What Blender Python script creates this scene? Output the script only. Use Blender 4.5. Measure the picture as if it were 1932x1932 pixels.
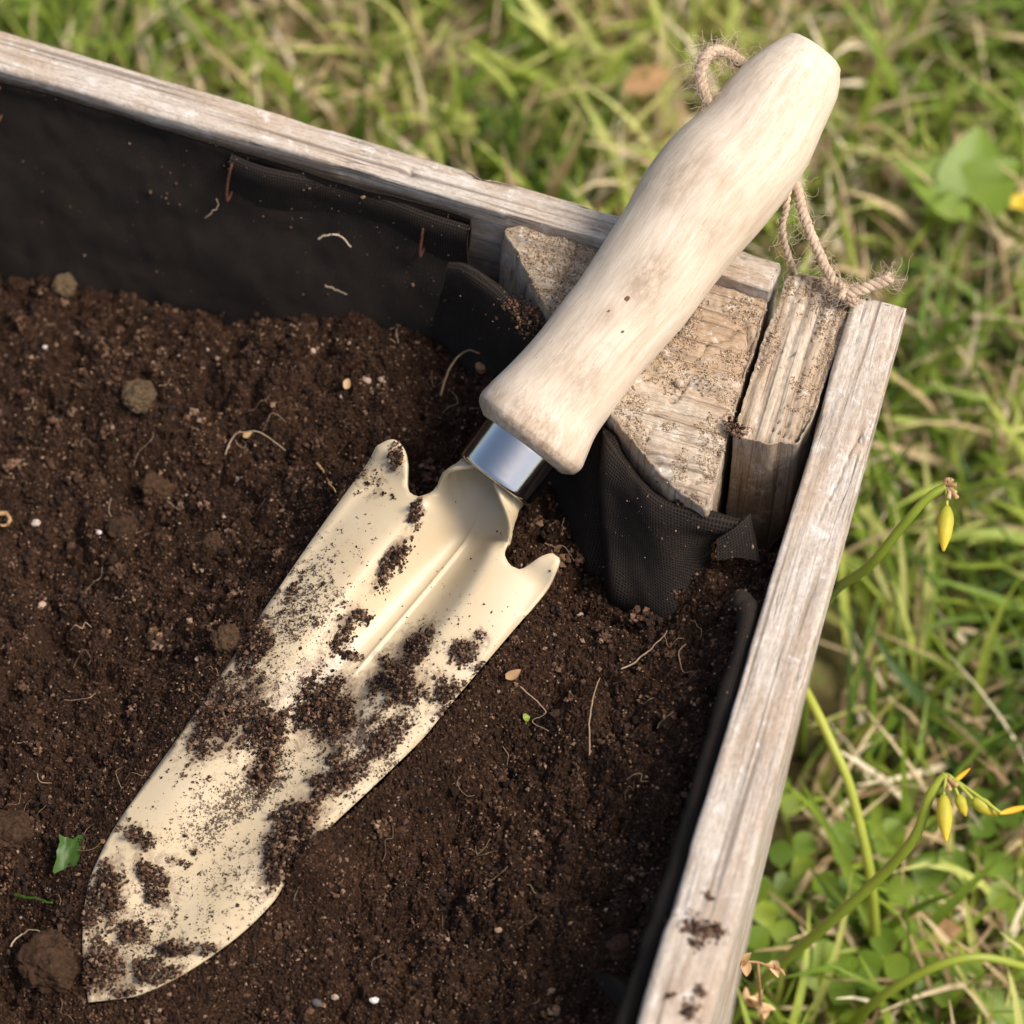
import bpy, bmesh, math, random
import numpy as np
from mathutils import Vector, Matrix
from mathutils.geometry import delaunay_2d_cdt

for o in list(bpy.data.objects):
    bpy.data.objects.remove(o)
rng = np.random.default_rng(7)
random.seed(7)
SC = bpy.context.scene
COL = SC.collection

# ------------------------------------------------------------------ camera, sky, sun, exposure
FW, PITCH = 3.2, math.radians(60.0)          # focal length in frame widths, downward pitch
DIST = 0.277 * FW
TGT = np.array([0.0, 0.0, 0.12])
FWD = np.array([0, math.cos(PITCH), -math.sin(PITCH)])
UPV = np.array([0, math.sin(PITCH), math.cos(PITCH)])
RTV = np.array([1.0, 0, 0])
CAM = TGT - FWD * DIST
cam = bpy.data.cameras.new('camera'); camo = bpy.data.objects.new('camera', cam); COL.objects.link(camo)
camo.location = CAM; camo.rotation_euler = (math.pi / 2 - PITCH, 0, 0)
cam.sensor_width = 36; cam.lens = 36 * FW; cam.clip_start = 0.02; cam.clip_end = 500
cam.dof.use_dof = True; cam.dof.focus_distance = DIST - 0.012; cam.dof.aperture_fstop = 9.0
cam.dof.aperture_blades = 7
SC.camera = camo

SUN_AZ, SUN_EL = math.radians(-14), math.radians(56)      # azimuth from +X towards +Y
sd = Vector((math.cos(SUN_EL) * math.cos(SUN_AZ), math.cos(SUN_EL) * math.sin(SUN_AZ), math.sin(SUN_EL)))
w = bpy.data.worlds.new('World'); SC.world = w; w.use_nodes = True
nt = w.node_tree; bg = nt.nodes['Background']
sky = nt.nodes.new('ShaderNodeTexSky'); sky.sky_type = 'NISHITA'; sky.sun_disc = False
sky.sun_elevation = SUN_EL; sky.sun_rotation = math.atan2(sd.x, sd.y)
sky.air_density = 1.0; sky.dust_density = 4.0; sky.ozone_density = 0.6
nt.links.new(sky.outputs[0], bg.inputs[0]); bg.inputs[1].default_value = 0.125
sun = bpy.data.lights.new('sun', 'SUN'); suno = bpy.data.objects.new('sun', sun); COL.objects.link(suno)
sun.energy = 2.7; sun.angle = math.radians(20); sun.color = (1.0, 0.945, 0.875)
suno.rotation_euler = sd.to_track_quat('Z', 'Y').to_euler()
SC.view_settings.view_transform = 'Standard'; SC.view_settings.look = 'None'
SC.view_settings.exposure = 0.60; SC.view_settings.gamma = 1.0; SC.view_settings.use_curve_mapping = False

# ------------------------------------------------------------------ helpers: photo point -> place on a level
def ray(px, py):
    return FWD + RTV * (px - 966) / (FW * 1932) + UPV * (966 - py) / (FW * 1932)
def at(px, py, z):
    d = ray(px, py); return CAM + d * (z - CAM[2]) / d[2]
def to_px(P):
    v = np.asarray(P) - CAM; wv = v @ FWD
    return 966 + (v @ RTV) / wv * FW * 1932, 966 - (v @ UPV) / wv * FW * 1932
def smooth(a, b, x):
    t = np.clip((x - a) / (b - a), 0, 1); return t * t * (3 - 2 * t)

# ------------------------------------------------------------------ noise
def _h(ix, iy, iz, s):
    n = (ix.astype(np.int64) * 374761393 + iy.astype(np.int64) * 668265263 + iz.astype(np.int64) * 2147483647 + s * 974634777) & 0xffffffff
    n = ((n ^ (n >> 13)) * 1274126177) & 0xffffffff
    n = ((n ^ (n >> 16)) * 2246822519) & 0xffffffff
    return ((n ^ (n >> 15)) & 0xffffff) / float(0xffffff) * 2 - 1
def vn(P, s=0):
    P = np.asarray(P, float); i = np.floor(P); f = P - i; f = f * f * f * (f * (f * 6 - 15) + 10)
    i = i.astype(np.int64); r = 0
    for dx in (0, 1):
        wx = f[..., 0] if dx else 1 - f[..., 0]
        for dy in (0, 1):
            wy = f[..., 1] if dy else 1 - f[..., 1]
            for dz in (0, 1):
                wz = f[..., 2] if dz else 1 - f[..., 2]
                r = r + wx * wy * wz * _h(i[..., 0] + dx, i[..., 1] + dy, i[..., 2] + dz, s)
    return r
def fbm(P, o=4, s=0, g=0.5):
    P = np.asarray(P, float); a = 1.0; t = 0; r = 0
    for k in range(o):
        r = r + a * vn(P * (2.03 ** k) + k * 17.3, s + k); t += a; a *= g
    return r / t

# ------------------------------------------------------------------ mesh helpers
def mesh_data(name, V, F, mat, attrs=None, smoothed=True):
    V = np.asarray(V, np.float32); me = bpy.data.meshes.new(name)
    if isinstance(F, np.ndarray):
        n, k = F.shape
        me.vertices.add(len(V)); me.vertices.foreach_set('co', V.ravel())
        me.loops.add(n * k); me.loops.foreach_set('vertex_index', F.astype(np.int32).ravel())
        me.polygons.add(n); me.polygons.foreach_set('loop_start', np.arange(0, n * k, k, dtype=np.int32))
        me.update(calc_edges=True)
    else:
        me.from_pydata([tuple(map(float, v)) for v in V], [], [tuple(int(i) for i in f) for f in F]); me.update()
    me.polygons.foreach_set('use_smooth', np.full(len(me.polygons), smoothed, bool))
    for k, a in (attrs or {}).items():
        a = np.asarray(a, np.float32)
        if a.ndim == 1:
            me.attributes.new(k, 'FLOAT', 'POINT').data.foreach_set('value', a)
        else:
            me.attributes.new(k, 'FLOAT_VECTOR', 'POINT').data.foreach_set('vector', a.ravel())
    if mat: me.materials.append(mat)
    me.validate(); return me
def put(name, me, parent=None, label=None, cat=None, group=None, kind=None):
    o = bpy.data.objects.new(name, me); COL.objects.link(o)
    if parent is not None:
        o.parent = parent; o.matrix_parent_inverse = Matrix.Translation(-Vector(parent_loc(parent)))
    elif me is not None and len(me.vertices):                      # origin at the thing's base
        co = np.empty(len(me.vertices) * 3, np.float32); me.vertices.foreach_get('co', co); co = co.reshape(-1, 3)
        b = np.array([(co[:, 0].min() + co[:, 0].max()) / 2, (co[:, 1].min() + co[:, 1].max()) / 2, co[:, 2].min()], np.float32)
        me.vertices.foreach_set('co', (co - b).ravel()); me.update(); o.location = b
    tag(o, label, cat, group, kind); return o
def parent_loc(o):
    l = Vector(o.location)
    while o.parent is not None and o.type == 'EMPTY': o = o.parent; l += Vector(o.location)
    if o.type == 'MESH' and o.parent is not None: return (0, 0, 0)
    return l
def tag(o, label=None, cat=None, group=None, kind=None):
    for k, v in (('label', label), ('category', cat), ('group', group), ('kind', kind)):
        if v: o[k] = v
def part(name, V, F, mat, parent, attrs=None, kind=None, label=None, smoothed=True):
    return put(name, mesh_data(name, V, F, mat, attrs, smoothed), parent, label=label, kind=kind)
def thing(name, loc, label, cat, group=None):
    o = bpy.data.objects.new(name, None); COL.objects.link(o); o.location = tuple(map(float, loc)); o.empty_display_size = 0.01
    tag(o, label, cat, group); return o
def crom(P, n):
    P = np.asarray(P, float); Q = np.vstack([2 * P[0] - P[1], P, 2 * P[-1] - P[-2]])
    t = np.linspace(0, len(P) - 1 - 1e-9, n); i = t.astype(int); u = (t - i)[:, None]
    a, b, c, d = Q[i], Q[i + 1], Q[i + 2], Q[i + 3]
    return 0.5 * (2 * b + (c - a) * u + (2 * a - 5 * b + 4 * c - d) * u ** 2 + (3 * b - a - 3 * c + d) * u ** 3)
def grid_faces(nu, nv, wrap=False):
    i = np.arange(nu - 1)[:, None]; j = np.arange(nv if wrap else nv - 1)[None, :]; jn = (j + 1) % nv
    return np.stack([i * nv + j, (i + 1) * nv + j, (i + 1) * nv + jn, i * nv + jn], -1).reshape(-1, 4)
def frames(P):
    T = np.gradient(P, axis=0); T /= np.linalg.norm(T, axis=1)[:, None] + 1e-12
    up = np.array([0, 0, 1.0]) if abs(T[0, 2]) < 0.9 else np.array([1.0, 0, 0])
    n = np.cross(T[0], up); n /= np.linalg.norm(n); N = [n]
    for k in range(1, len(P)):
        n = n - T[k] * (n @ T[k]); n /= np.linalg.norm(n); N.append(n)
    N = np.array(N); return T, N, np.cross(T, N)
def tube(P, r, k=6, caps=True):
    P = np.asarray(P, float); T, N, B = frames(P); r = np.broadcast_to(np.asarray(r, float), (len(P),))
    a = np.linspace(0, 2 * math.pi, k, endpoint=False)
    V = P[:, None] + r[:, None, None] * (np.cos(a)[None, :, None] * N[:, None] + np.sin(a)[None, :, None] * B[:, None])
    F = grid_faces(len(P), k, True); V = V.reshape(-1, 3)
    if caps:
        V = np.vstack([V, P[:1], P[-1:]]); m = len(P) * k; e = (len(P) - 1) * k; j = np.arange(k); jn = (j + 1) % k
        c1 = np.stack([np.full(k, m), j, jn, np.full(k, m)], -1); c2 = np.stack([np.full(k, m + 1), e + jn, e + j, np.full(k, m + 1)], -1)
        return V, [tuple(f) for f in F] + [tuple(f[:3]) for f in c1] + [tuple(f[:3]) for f in c2]
    return V, [tuple(f) for f in F]
class MB:
    def __init__(s): s.V = []; s.F = []; s.n = 0; s.A = []
    def add(s, V, F, a=None):
        s.V.append(np.asarray(V, float)); s.F += [tuple(int(i) + s.n for i in f) for f in F]; s.n += len(V)
        s.A.append(np.full(len(V), 0.5 if a is None else a))
    def get(s): return np.vstack(s.V), s.F, np.concatenate(s.A)
def ico(sub):
    bm = bmesh.new(); bmesh.ops.create_icosphere(bm, subdivisions=sub, radius=1)
    V = np.array([v.co[:] for v in bm.verts]); F = np.array([[v.index for v in f.verts] for f in bm.faces]); bm.free(); return V, F
ICO1, ICO2, ICO3, ICO4 = ico(1), ico(2), ico(3), ico(4)
OCT = (np.array([[1, 0, 0], [-1, 0, 0], [0, 1, 0], [0, -1, 0], [0, 0, 1], [0, 0, -1.0]]), np.array([[0, 2, 4], [2, 1, 4], [1, 3, 4], [3, 0, 4], [2, 0, 5], [1, 2, 5], [3, 1, 5], [0, 3, 5]]))
def grains(P, R, flat=0.8, base=None, jit=0.35):
    V0, F0 = base if base is not None else ICO1
    n, m = len(P), len(V0)
    q = rng.normal(size=(n, 4)); q /= np.linalg.norm(q, axis=1)[:, None]
    x, y, z, ww = q.T
    M = np.stack([1 - 2 * (y * y + z * z), 2 * (x * y - z * ww), 2 * (x * z + y * ww), 2 * (x * y + z * ww), 1 - 2 * (x * x + z * z), 2 * (y * z - x * ww),
                  2 * (x * z - y * ww), 2 * (y * z + x * ww), 1 - 2 * (x * x + y * y)], -1).reshape(n, 3, 3)
    s = np.stack([np.ones(n), rng.uniform(0.6, 1, n), rng.uniform(0.5, 0.95, n)], -1)
    L = V0[None] * (1 + rng.uniform(-jit, jit, (n, m, 1))) * s[:, None] * np.asarray(R)[:, None, None]
    V = np.einsum('nij,nmj->nmi', M, L) + P[:, None]
    F = (F0[None] + (np.arange(n) * m)[:, None, None]).reshape(-1, 3)
    return V.reshape(-1, 3), F
def in_poly(x, y, poly):
    r = np.zeros(np.shape(x), bool); n = len(poly)
    for i in range(n):
        x1, y1 = poly[i]; x2, y2 = poly[(i + 1) % n]
        c = ((y1 > y) != (y2 > y))
        r ^= c & (x < (x2 - x1) * (y - y1) / ((y2 - y1) if y2 != y1 else 1e-12) + x1)
    return r
def dist_poly(x, y, poly):
    d = np.full(np.shape(x), 1e9); n = len(poly)
    for i in range(n):
        a = np.array(poly[i]); b = np.array(poly[(i + 1) % n]); ab = b - a; L = ab @ ab + 1e-18
        t = np.clip(((x - a[0]) * ab[0] + (y - a[1]) * ab[1]) / L, 0, 1)
        d = np.minimum(d, np.hypot(x - a[0] - t * ab[0], y - a[1] - t * ab[1]))
    return d

# ------------------------------------------------------------------ materials
class NM:
    def __init__(s, name, rough=0.8, spec=0.3):
        s.m = bpy.data.materials.new(name); s.m.use_nodes = True; s.t = s.m.node_tree; s.b = s.t.nodes['Principled BSDF']
        s.b.inputs['Roughness'].default_value = rough; s.b.inputs['Specular IOR Level'].default_value = spec
    def n(s, ty, **kw):
        x = s.t.nodes.new(ty)
        for k, v in kw.items(): setattr(x, k, v)
        return x
    def l(s, a, b): s.t.links.new(a, b)
    def pos(s, scale=(1, 1, 1), attr=None):
        g = s.n('ShaderNodeAttribute', attribute_name=attr).outputs['Vector'] if attr else s.n('ShaderNodeNewGeometry').outputs['Position']
        mp = s.n('ShaderNodeMapping'); mp.inputs['Scale'].default_value = scale; s.l(g, mp.inputs[0]); return mp.outputs[0]
    def noise(s, vec, scale=1, detail=4, rough=0.55, dist=0):
        x = s.n('ShaderNodeTexNoise'); x.inputs['Scale'].default_value = scale; x.inputs['Detail'].default_value = detail
        x.inputs['Roughness'].default_value = rough; x.inputs['Distortion'].default_value = dist; s.l(vec, x.inputs['Vector']); return x.outputs['Fac']
    def voro(s, vec, scale, feature='F1', rand=1.0):
        x = s.n('ShaderNodeTexVoronoi', feature=feature); x.inputs['Scale'].default_value = scale; x.inputs['Randomness'].default_value = rand
        s.l(vec, x.inputs['Vector']); return x
    def ramp(s, fac, stops):
        r = s.n('ShaderNodeValToRGB'); e = r.color_ramp.elements
        while len(e) < len(stops): e.new(0.5)
        for k, (p, c) in enumerate(stops):
            e[k].position = p; e[k].color = (*c, 1) if len(c) == 3 else c
        s.l(fac, r.inputs[0]); return r.outputs['Color']
    def gray(s, fac, a, b):
        return s.ramp(fac, [(a, (0, 0, 0)), (b, (1, 1, 1))])
    def mix(s, f, a, b, mode='MIX'):
        x = s.n('ShaderNodeMix', data_type='RGBA', blend_type=mode)
        for v, i in ((f, 0), (a, 6), (b, 7)):
            if hasattr(v, 'links'): s.l(v, x.inputs[i])
            else: x.inputs[i].default_value = v if i == 0 else (*v, 1)
        return x.outputs[2]
    def math(s, op, a, b=None):
        x = s.n('ShaderNodeMath', operation=op)
        for k, v in enumerate((a, b)):
            if v is None: continue
            if hasattr(v, 'links'): s.l(v, x.inputs[k])
            else: x.inputs[k].default_value = v
        return x.outputs[0]
    def attr(s, name): return s.n('ShaderNodeAttribute', attribute_name=name).outputs['Fac']
    def color(s, c):
        if hasattr(c, 'links'): s.l(c, s.b.inputs['Base Color'])
        else: s.b.inputs['Base Color'].default_value = (*c, 1)
    def bump(s, h, dist=0.0005, strength=0.6, prev=None):
        x = s.n('ShaderNodeBump'); x.inputs['Strength'].default_value = strength; x.inputs['Distance'].default_value = dist
        s.l(h, x.inputs['Height'])
        if prev is not None: s.l(prev, x.inputs['Normal'])
        s.l(x.outputs[0], s.b.inputs['Normal']); return x.outputs[0]
    def translucent(s, col, f):
        tr = s.n('ShaderNodeBsdfTranslucent'); s.l(col, tr.inputs[0]) if hasattr(col, 'links') else setattr(tr.inputs[0], 'default_value', (*col, 1))
        mx = s.n('ShaderNodeMixShader'); mx.inputs[0].default_value = f
        out = s.t.nodes['Material Output']; s.l(s.b.outputs[0], mx.inputs[1]); s.l(tr.outputs[0], mx.inputs[2]); s.l(mx.outputs[0], out.inputs[0])

def mat_wood(name, light, mid, dark, sandy=0.0, ring=0.0):
    m = NM(name, 0.88, 0.2)
    g = m.pos((0.22, 3.2, 3.2), 'g')                       # g: along / across / up, in cm
    a = m.noise(g, 1.0, 6, 0.6, 0.4)
    b = m.noise(m.pos((0.9, 14, 14), 'g'), 1.0, 4, 0.65)
    big = m.noise(m.pos((0.25, 0.6, 0.6), 'g'), 1.0, 3, 0.5)
    c = m.ramp(a, [(0.28, dark), (0.42, mid), (0.55, light), (0.72, mid)])
    c = m.mix(m.math('MULTIPLY', m.gray(b, 0.35, 0.75), 0.55), c, light)
    c = m.mix(m.math('MULTIPLY', m.gray(big, 0.42, 0.66), 0.65), c, tuple(x * y for x, y in zip(mid, (1.0, 0.86, 0.72))))
    f2 = m.noise(m.pos((2.5, 40, 40), 'g'), 1.0, 3, 0.6)
    c = m.mix(m.math('MULTIPLY', m.gray(f2, 0.55, 0.72), 0.35), c, dark)
    crack = m.noise(m.pos((0.16, 5.0, 5.0), 'g'), 1.0, 2, 0.4, 0.3)
    cm_ = m.ramp(crack, [(0.485, (0, 0, 0)), (0.5, (1, 1, 1)), (0.515, (0, 0, 0))])
    gate = m.gray(m.noise(m.pos((0.35, 1.2, 1.2), 'g'), 1.0, 2), 0.5, 0.62)
    crk = m.math('MULTIPLY', cm_, gate)
    c = m.mix(m.math('MULTIPLY', crk, 0.8), c, tuple(x * 0.25 for x in dark))
    if sandy > 0:
        s1 = m.noise(m.pos((1, 1, 1), 'g'), 1.3, 5, 0.7); s2 = m.noise(m.pos((1, 1, 1), 'g'), 22, 3, 0.7)
        k = m.math('MULTIPLY', m.gray(s1, 0.42, 0.6), m.gray(s2, 0.38, 0.62))
        c = m.mix(m.math('MULTIPLY', k, sandy), c, (0.30, 0.195, 0.11))
        w1 = m.math('MULTIPLY', m.gray(m.noise(m.pos((1, 1, 1), 'g'), 1.7, 4, 0.65, 0.5), 0.57, 0.66), m.gray(s2, 0.4, 0.55))
        c = m.mix(m.math('MULTIPLY', w1, 0.75), c, (0.66, 0.62, 0.57))
    st = m.noise(m.pos((0.10, 8, 8), 'g'), 1.0, 3, 0.5, 0.25)
    c = m.mix(m.math('MULTIPLY', m.ramp(st, [(0.34, (1, 1, 1)), (0.44, (0, 0, 0))]), 0.8), c, dark)
    if ring: c = m.mix(m.math('MULTIPLY', m.attr('ring'), ring), c, (0.15, 0.135, 0.12))
    mt = m.noise(m.pos((1.6, 5, 5), 'g'), 3.0, 5, 0.75)
    c = m.mix(1.0, c, m.ramp(mt, [(0.28, (0.62, 0.60, 0.58)), (0.5, (1.0, 1.0, 1.0)), (0.72, (1.22, 1.22, 1.23))]), 'MULTIPLY')
    m.color(c)
    h = m.math('ADD', m.math('MULTIPLY', b, 0.5), m.math('SUBTRACT', m.math('MULTIPLY', a, 0.8), crk))
    m.bump(h, 0.0005, 0.6)
    return m.m
M_BOARD = mat_wood('weathered_board', (0.52, 0.465, 0.40), (0.37, 0.305, 0.24), (0.15, 0.12, 0.095), 0.45)
M_POST = mat_wood('sandy_weathered_post', (0.49, 0.415, 0.32), (0.35, 0.265, 0.185), (0.145, 0.105, 0.073), 0.7, 0.7)

m = NM('black_landscape_fabric', 0.92, 0.08)
dots = m.voro(m.pos((1, 1, 1), 'g'), 13.0, 'F1', 0.1).outputs['Distance']
d1 = m.noise(m.pos((1, 1, 1), 'g'), 24, 3, 0.7); d2 = m.noise(m.pos((1, 1, 1), 'g'), 0.9, 3, 0.6)
cb = m.mix(m.ramp(dots, [(0.0, (1, 1, 1)), (0.32, (1, 1, 1)), (0.42, (0, 0, 0))]), (0.028, 0.0225, 0.0185), (0.0085, 0.0066, 0.0056))
cb0 = m.mix(m.gray(dots, 0.1, 0.45), (0.030, 0.024, 0.020), (0.004, 0.0033, 0.003))
cb = m.mix(m.math('MULTIPLY', m.gray(d1, 0.5, 0.72), m.math('MULTIPLY', m.gray(d2, 0.35, 0.7), 0.55)), cb, (0.10, 0.06, 0.032))
m.color(cb); m.bump(dots, 0.0002, 0.35); M_LINER = m.m

m = NM('dark_potting_soil', 0.95, 0.15)
p = m.pos()
a = m.noise(p, 1300, 5, 0.8); b = m.noise(p, 70, 3, 0.6)
c = m.ramp(a, [(0.3, (0.008, 0.0044, 0.0028)), (0.5, (0.036, 0.0175, 0.0095)), (0.6, (0.088, 0.045, 0.0245)), (0.72, (0.22, 0.135, 0.082))])
m.color(m.mix(1.0, c, m.ramp(b, [(0.3, (0.7, 0.68, 0.66)), (0.7, (1.35, 1.3, 1.22))]), 'MULTIPLY'))
m.bump(a, 0.0012, 1.0); M_SOIL = m.m

def mat_grain(name, k=1.25, top=1.0):
    m = NM(name, 0.9, 0.2)
    r = m.attr('rnd')
    c = m.ramp(r, [(0.0, (0.012 * k, 0.007 * k, 0.005 * k)), (0.45, (0.033 * k, 0.0165 * k, 0.0095 * k)), (0.74, (0.098 * k, 0.051 * k, 0.029 * k)),
                   (0.92, (0.19 * k, 0.115 * k, 0.07 * k)), (0.99, (0.30 * top, 0.20 * top, 0.13 * top)), (1.0, (0.42 * top, 0.33 * top, 0.26 * top))])
    nz = m.noise(m.pos(), 2500, 3, 0.7)
    c = m.mix(1.0, c, m.ramp(nz, [(0.25, (0.45, 0.45, 0.45)), (0.75, (1.5, 1.5, 1.5))]), 'MULTIPLY'); m.color(c); m.bump(nz, 0.0004, 0.8); return m.m
M_GRAIN = mat_grain('soil_crumb')
M_DIRT = mat_grain('stuck_soil_crumb', 1.25, 0.8)
m = NM('dry_sand_crumb', 0.9, 0.2); m.color(m.ramp(m.attr('rnd'), [(0.4, (0.14, 0.085, 0.045)), (0.7, (0.32, 0.215, 0.125)), (0.95, (0.52, 0.41, 0.28))])); M_SAND = m.m

m = NM('cream_painted_steel', 0.42, 0.45)
p = m.pos()
n1 = m.noise(p, 1400, 4, 0.75); n2 = m.noise(p, 260, 4, 0.7); n3 = m.noise(p, 60, 3)
dirt = m.attr('dirt')
base = m.mix(m.gray(n3, 0.3, 0.7), (0.495, 0.385, 0.232), (0.535, 0.43, 0.28))
th = m.math('SUBTRACT', 0.84, m.math('MULTIPLY', dirt, 0.30))
sp = m.math('GREATER_THAN', m.math('ADD', m.math('MULTIPLY', n1, 0.62), m.math('MULTIPLY', n2, 0.45)), m.math('MULTIPLY', th, 0.90))
haze = m.math('MULTIPLY', m.gray(n2, 0.42, 0.62), m.math('MULTIPLY', m.gray(m.noise(p, 110, 4, 0.7, 1.0), 0.42, 0.6), m.math('MULTIPLY', dirt, 0.45)))
base = m.mix(haze, base, (0.27, 0.19, 0.12))
fl_n = m.noise(p, 330, 5, 0.75, 0.6)
base = m.mix(m.math('MULTIPLY', m.gray(m.math('ADD', m.math('MULTIPLY', m.attr('film'), 0.5), m.math('MULTIPLY', fl_n, 0.9)), 0.68, 0.86), 0.72), base, (0.15, 0.092, 0.052))
m.color(m.mix(m.math('MULTIPLY', sp, 0.93), base, (0.05, 0.028, 0.016)))
m.l(m.math('ADD', m.math('MULTIPLY', sp, 0.45), 0.38), m.b.inputs['Roughness']); m.bump(sp, 0.0003, 0.5); M_PAINT = m.m

m = NM('pale_turned_wood', 0.62, 0.3)
a = m.noise(m.pos((0.4, 5, 5), 'g'), 1.0, 7, 0.68, 0.5); b = m.noise(m.pos((0.9, 20, 20), 'g'), 1.0, 4, 0.7)
s1 = m.noise(m.pos((0.35, 0.8, 0.8), 'g'), 1.0, 4, 0.65, 0.8); s2 = m.noise(m.pos((1.0, 5, 5), 'g'), 1.0, 4, 0.7)
c = m.ramp(a, [(0.3, (0.53, 0.415, 0.30)), (0.5, (0.625, 0.515, 0.39)), (0.7, (0.69, 0.595, 0.475))])
c = m.mix(m.math('MULTIPLY', m.gray(b, 0.47, 0.64), 0.42), c, (0.47, 0.335, 0.215))
c = m.mix(m.math('MULTIPLY', m.math('MULTIPLY', m.gray(s1, 0.52, 0.72), m.gray(s2, 0.3, 0.7)), 0.65), c, (0.36, 0.22, 0.125))
dt = m.math('MULTIPLY', m.attr('dirt'), m.gray(m.noise(m.pos((1, 2.2, 2.2), 'g'), 2.2, 5, 0.75), 0.34, 0.58))
c = m.mix(m.math('MULTIPLY', dt, 0.85), c, (0.15, 0.085, 0.045))
ln = m.noise(m.pos((0.22, 9, 9), 'g'), 1.0, 2, 0.4, 0.2)
c = m.mix(m.math('MULTIPLY', m.math('MULTIPLY', m.ramp(ln, [(0.488, (0, 0, 0)), (0.5, (1, 1, 1)), (0.512, (0, 0, 0))]), m.gray(m.noise(m.pos((0.5, 1.6, 1.6), 'g'), 1.0, 2), 0.5, 0.62)), 0.6), c, (0.25, 0.15, 0.085))
spk = m.noise(m.pos((4, 9, 9), 'g'), 2.0, 3, 0.7)
c = m.mix(m.math('MULTIPLY', m.ramp(spk, [(0.66, (0, 0, 0)), (0.72, (1, 1, 1))]), 0.55), c, (0.22, 0.12, 0.06))
c = m.mix(m.math('MULTIPLY', m.attr('dirt'), 0.30), c, (0.40, 0.27, 0.17))
m.color(m.mix(m.attr('knot'), c, (0.16, 0.055, 0.022))); m.bump(b, 0.0004, 0.45); M_HANDLE = m.m

m = NM('polished_steel', 0.12); m.b.inputs['Metallic'].default_value = 1.0
sc_ = m.noise(m.pos((1, 1, 1)), 500, 3, 0.6)
m.color((0.60, 0.575, 0.54)); m.l(m.math('ADD', m.math('MULTIPLY', sc_, 0.12), 0.07), m.b.inputs['Roughness']); m.bump(m.noise(m.pos(), 140, 3, 0.5), 0.0006, 0.12); M_STEEL = m.m

m = NM('jute_twine', 0.9, 0.15)
m.color(m.ramp(m.noise(m.pos(), 1800, 3, 0.7), [(0.3, (0.44, 0.31, 0.205)), (0.6, (0.62, 0.47, 0.34)), (0.8, (0.72, 0.60, 0.47))])); m.translucent((0.6, 0.4, 0.25), 0.12); M_JUTE = m.m
m = NM('rusty_wire', 0.8); m.color(m.ramp(m.noise(m.pos(), 1500), [(0.3, (0.035, 0.013, 0.007)), (0.7, (0.11, 0.042, 0.02))])); M_RUST = m.m

def mat_leaf(name, stops, f=0.35, rough=0.5, nscale=220):
    m = NM(name, rough, 0.35); r = m.attr('rnd'); nz = m.noise(m.pos(), nscale, 3, 0.6)
    v = m.math('ADD', r, m.math('MULTIPLY', m.math('SUBTRACT', nz, 0.5), 0.35))
    c = m.ramp(v, stops); m.color(c); m.translucent(c, f); return m.m
M_GRASS = mat_leaf('green_grass', [(0.0, (0.045, 0.09, 0.010)), (0.3, (0.15, 0.235, 0.022)), (0.65, (0.32, 0.385, 0.05)), (1.0, (0.62, 0.61, 0.20))])
M_STRAW = mat_leaf('dry_grass', [(0.0, (0.24, 0.15, 0.07)), (0.4, (0.48, 0.35, 0.18)), (0.8, (0.64, 0.51, 0.30)), (1.0, (0.78, 0.68, 0.47))], 0.25, 0.7)
M_LEAF = mat_leaf('broad_leaf', [(0.0, (0.05, 0.11, 0.012)), (0.5, (0.155, 0.245, 0.022)), (1.0, (0.30, 0.38, 0.04))], 0.35, 0.45, 120)
M_STEM = mat_leaf('yellow_green_stem', [(0.0, (0.12, 0.19, 0.018)), (0.5, (0.23, 0.29, 0.028)), (1.0, (0.42, 0.44, 0.07))], 0.2, 0.4, 150)
M_BUD = mat_leaf('yellow_bud', [(0.0, (0.34, 0.38, 0.04)), (0.5, (0.70, 0.55, 0.06)), (1.0, (0.80, 0.42, 0.03))], 0.3, 0.5, 300)
M_DRY = mat_leaf('dry_petal', [(0.0, (0.28, 0.14, 0.06)), (0.5, (0.55, 0.34, 0.16)), (1.0, (0.72, 0.52, 0.30))], 0.3, 0.7, 300)
M_ROOT = mat_leaf('pale_root', [(0.0, (0.13, 0.075, 0.04)), (0.5, (0.33, 0.21, 0.12)), (1.0, (0.58, 0.45, 0.31))], 0.1, 0.8, 300)
m = NM('pebble', 0.75); r = m.attr('rnd')
c = m.ramp(r, [(0.0, (0.06, 0.06, 0.062)), (0.35, (0.22, 0.13, 0.08)), (0.7, (0.42, 0.30, 0.22)), (1.0, (0.72, 0.69, 0.66))])
m.color(m.mix(1.0, c, m.ramp(m.noise(m.pos(), 1200, 4, 0.7), [(0.3, (0.55, 0.55, 0.55)), (0.7, (1.25, 1.25, 1.25))]), 'MULTIPLY')); M_PEB = m.m
m = NM('clod', 0.95, 0.1); r = m.attr('rnd'); nz = m.noise(m.pos(), 700, 5, 0.75)
c = m.ramp(r, [(0.0, (0.032, 0.018, 0.011)), (0.5, (0.062, 0.034, 0.019)), (1.0, (0.12, 0.085, 0.047))])
m.color(m.mix(1.0, c, m.ramp(nz, [(0.3, (0.4, 0.4, 0.4)), (0.7, (1.6, 1.6, 1.6))]), 'MULTIPLY')); m.bump(nz, 0.001, 0.9); M_CLOD = m.m
m = NM('turf_earth', 0.95, 0.1); nz = m.noise(m.pos(), 60, 6, 0.7)
m.color(m.ramp(nz, [(0.3, (0.07, 0.055, 0.022)), (0.55, (0.17, 0.145, 0.055)), (0.75, (0.14, 0.17, 0.04))])); m.bump(nz, 0.01, 0.8); M_EARTH = m.m
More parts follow.
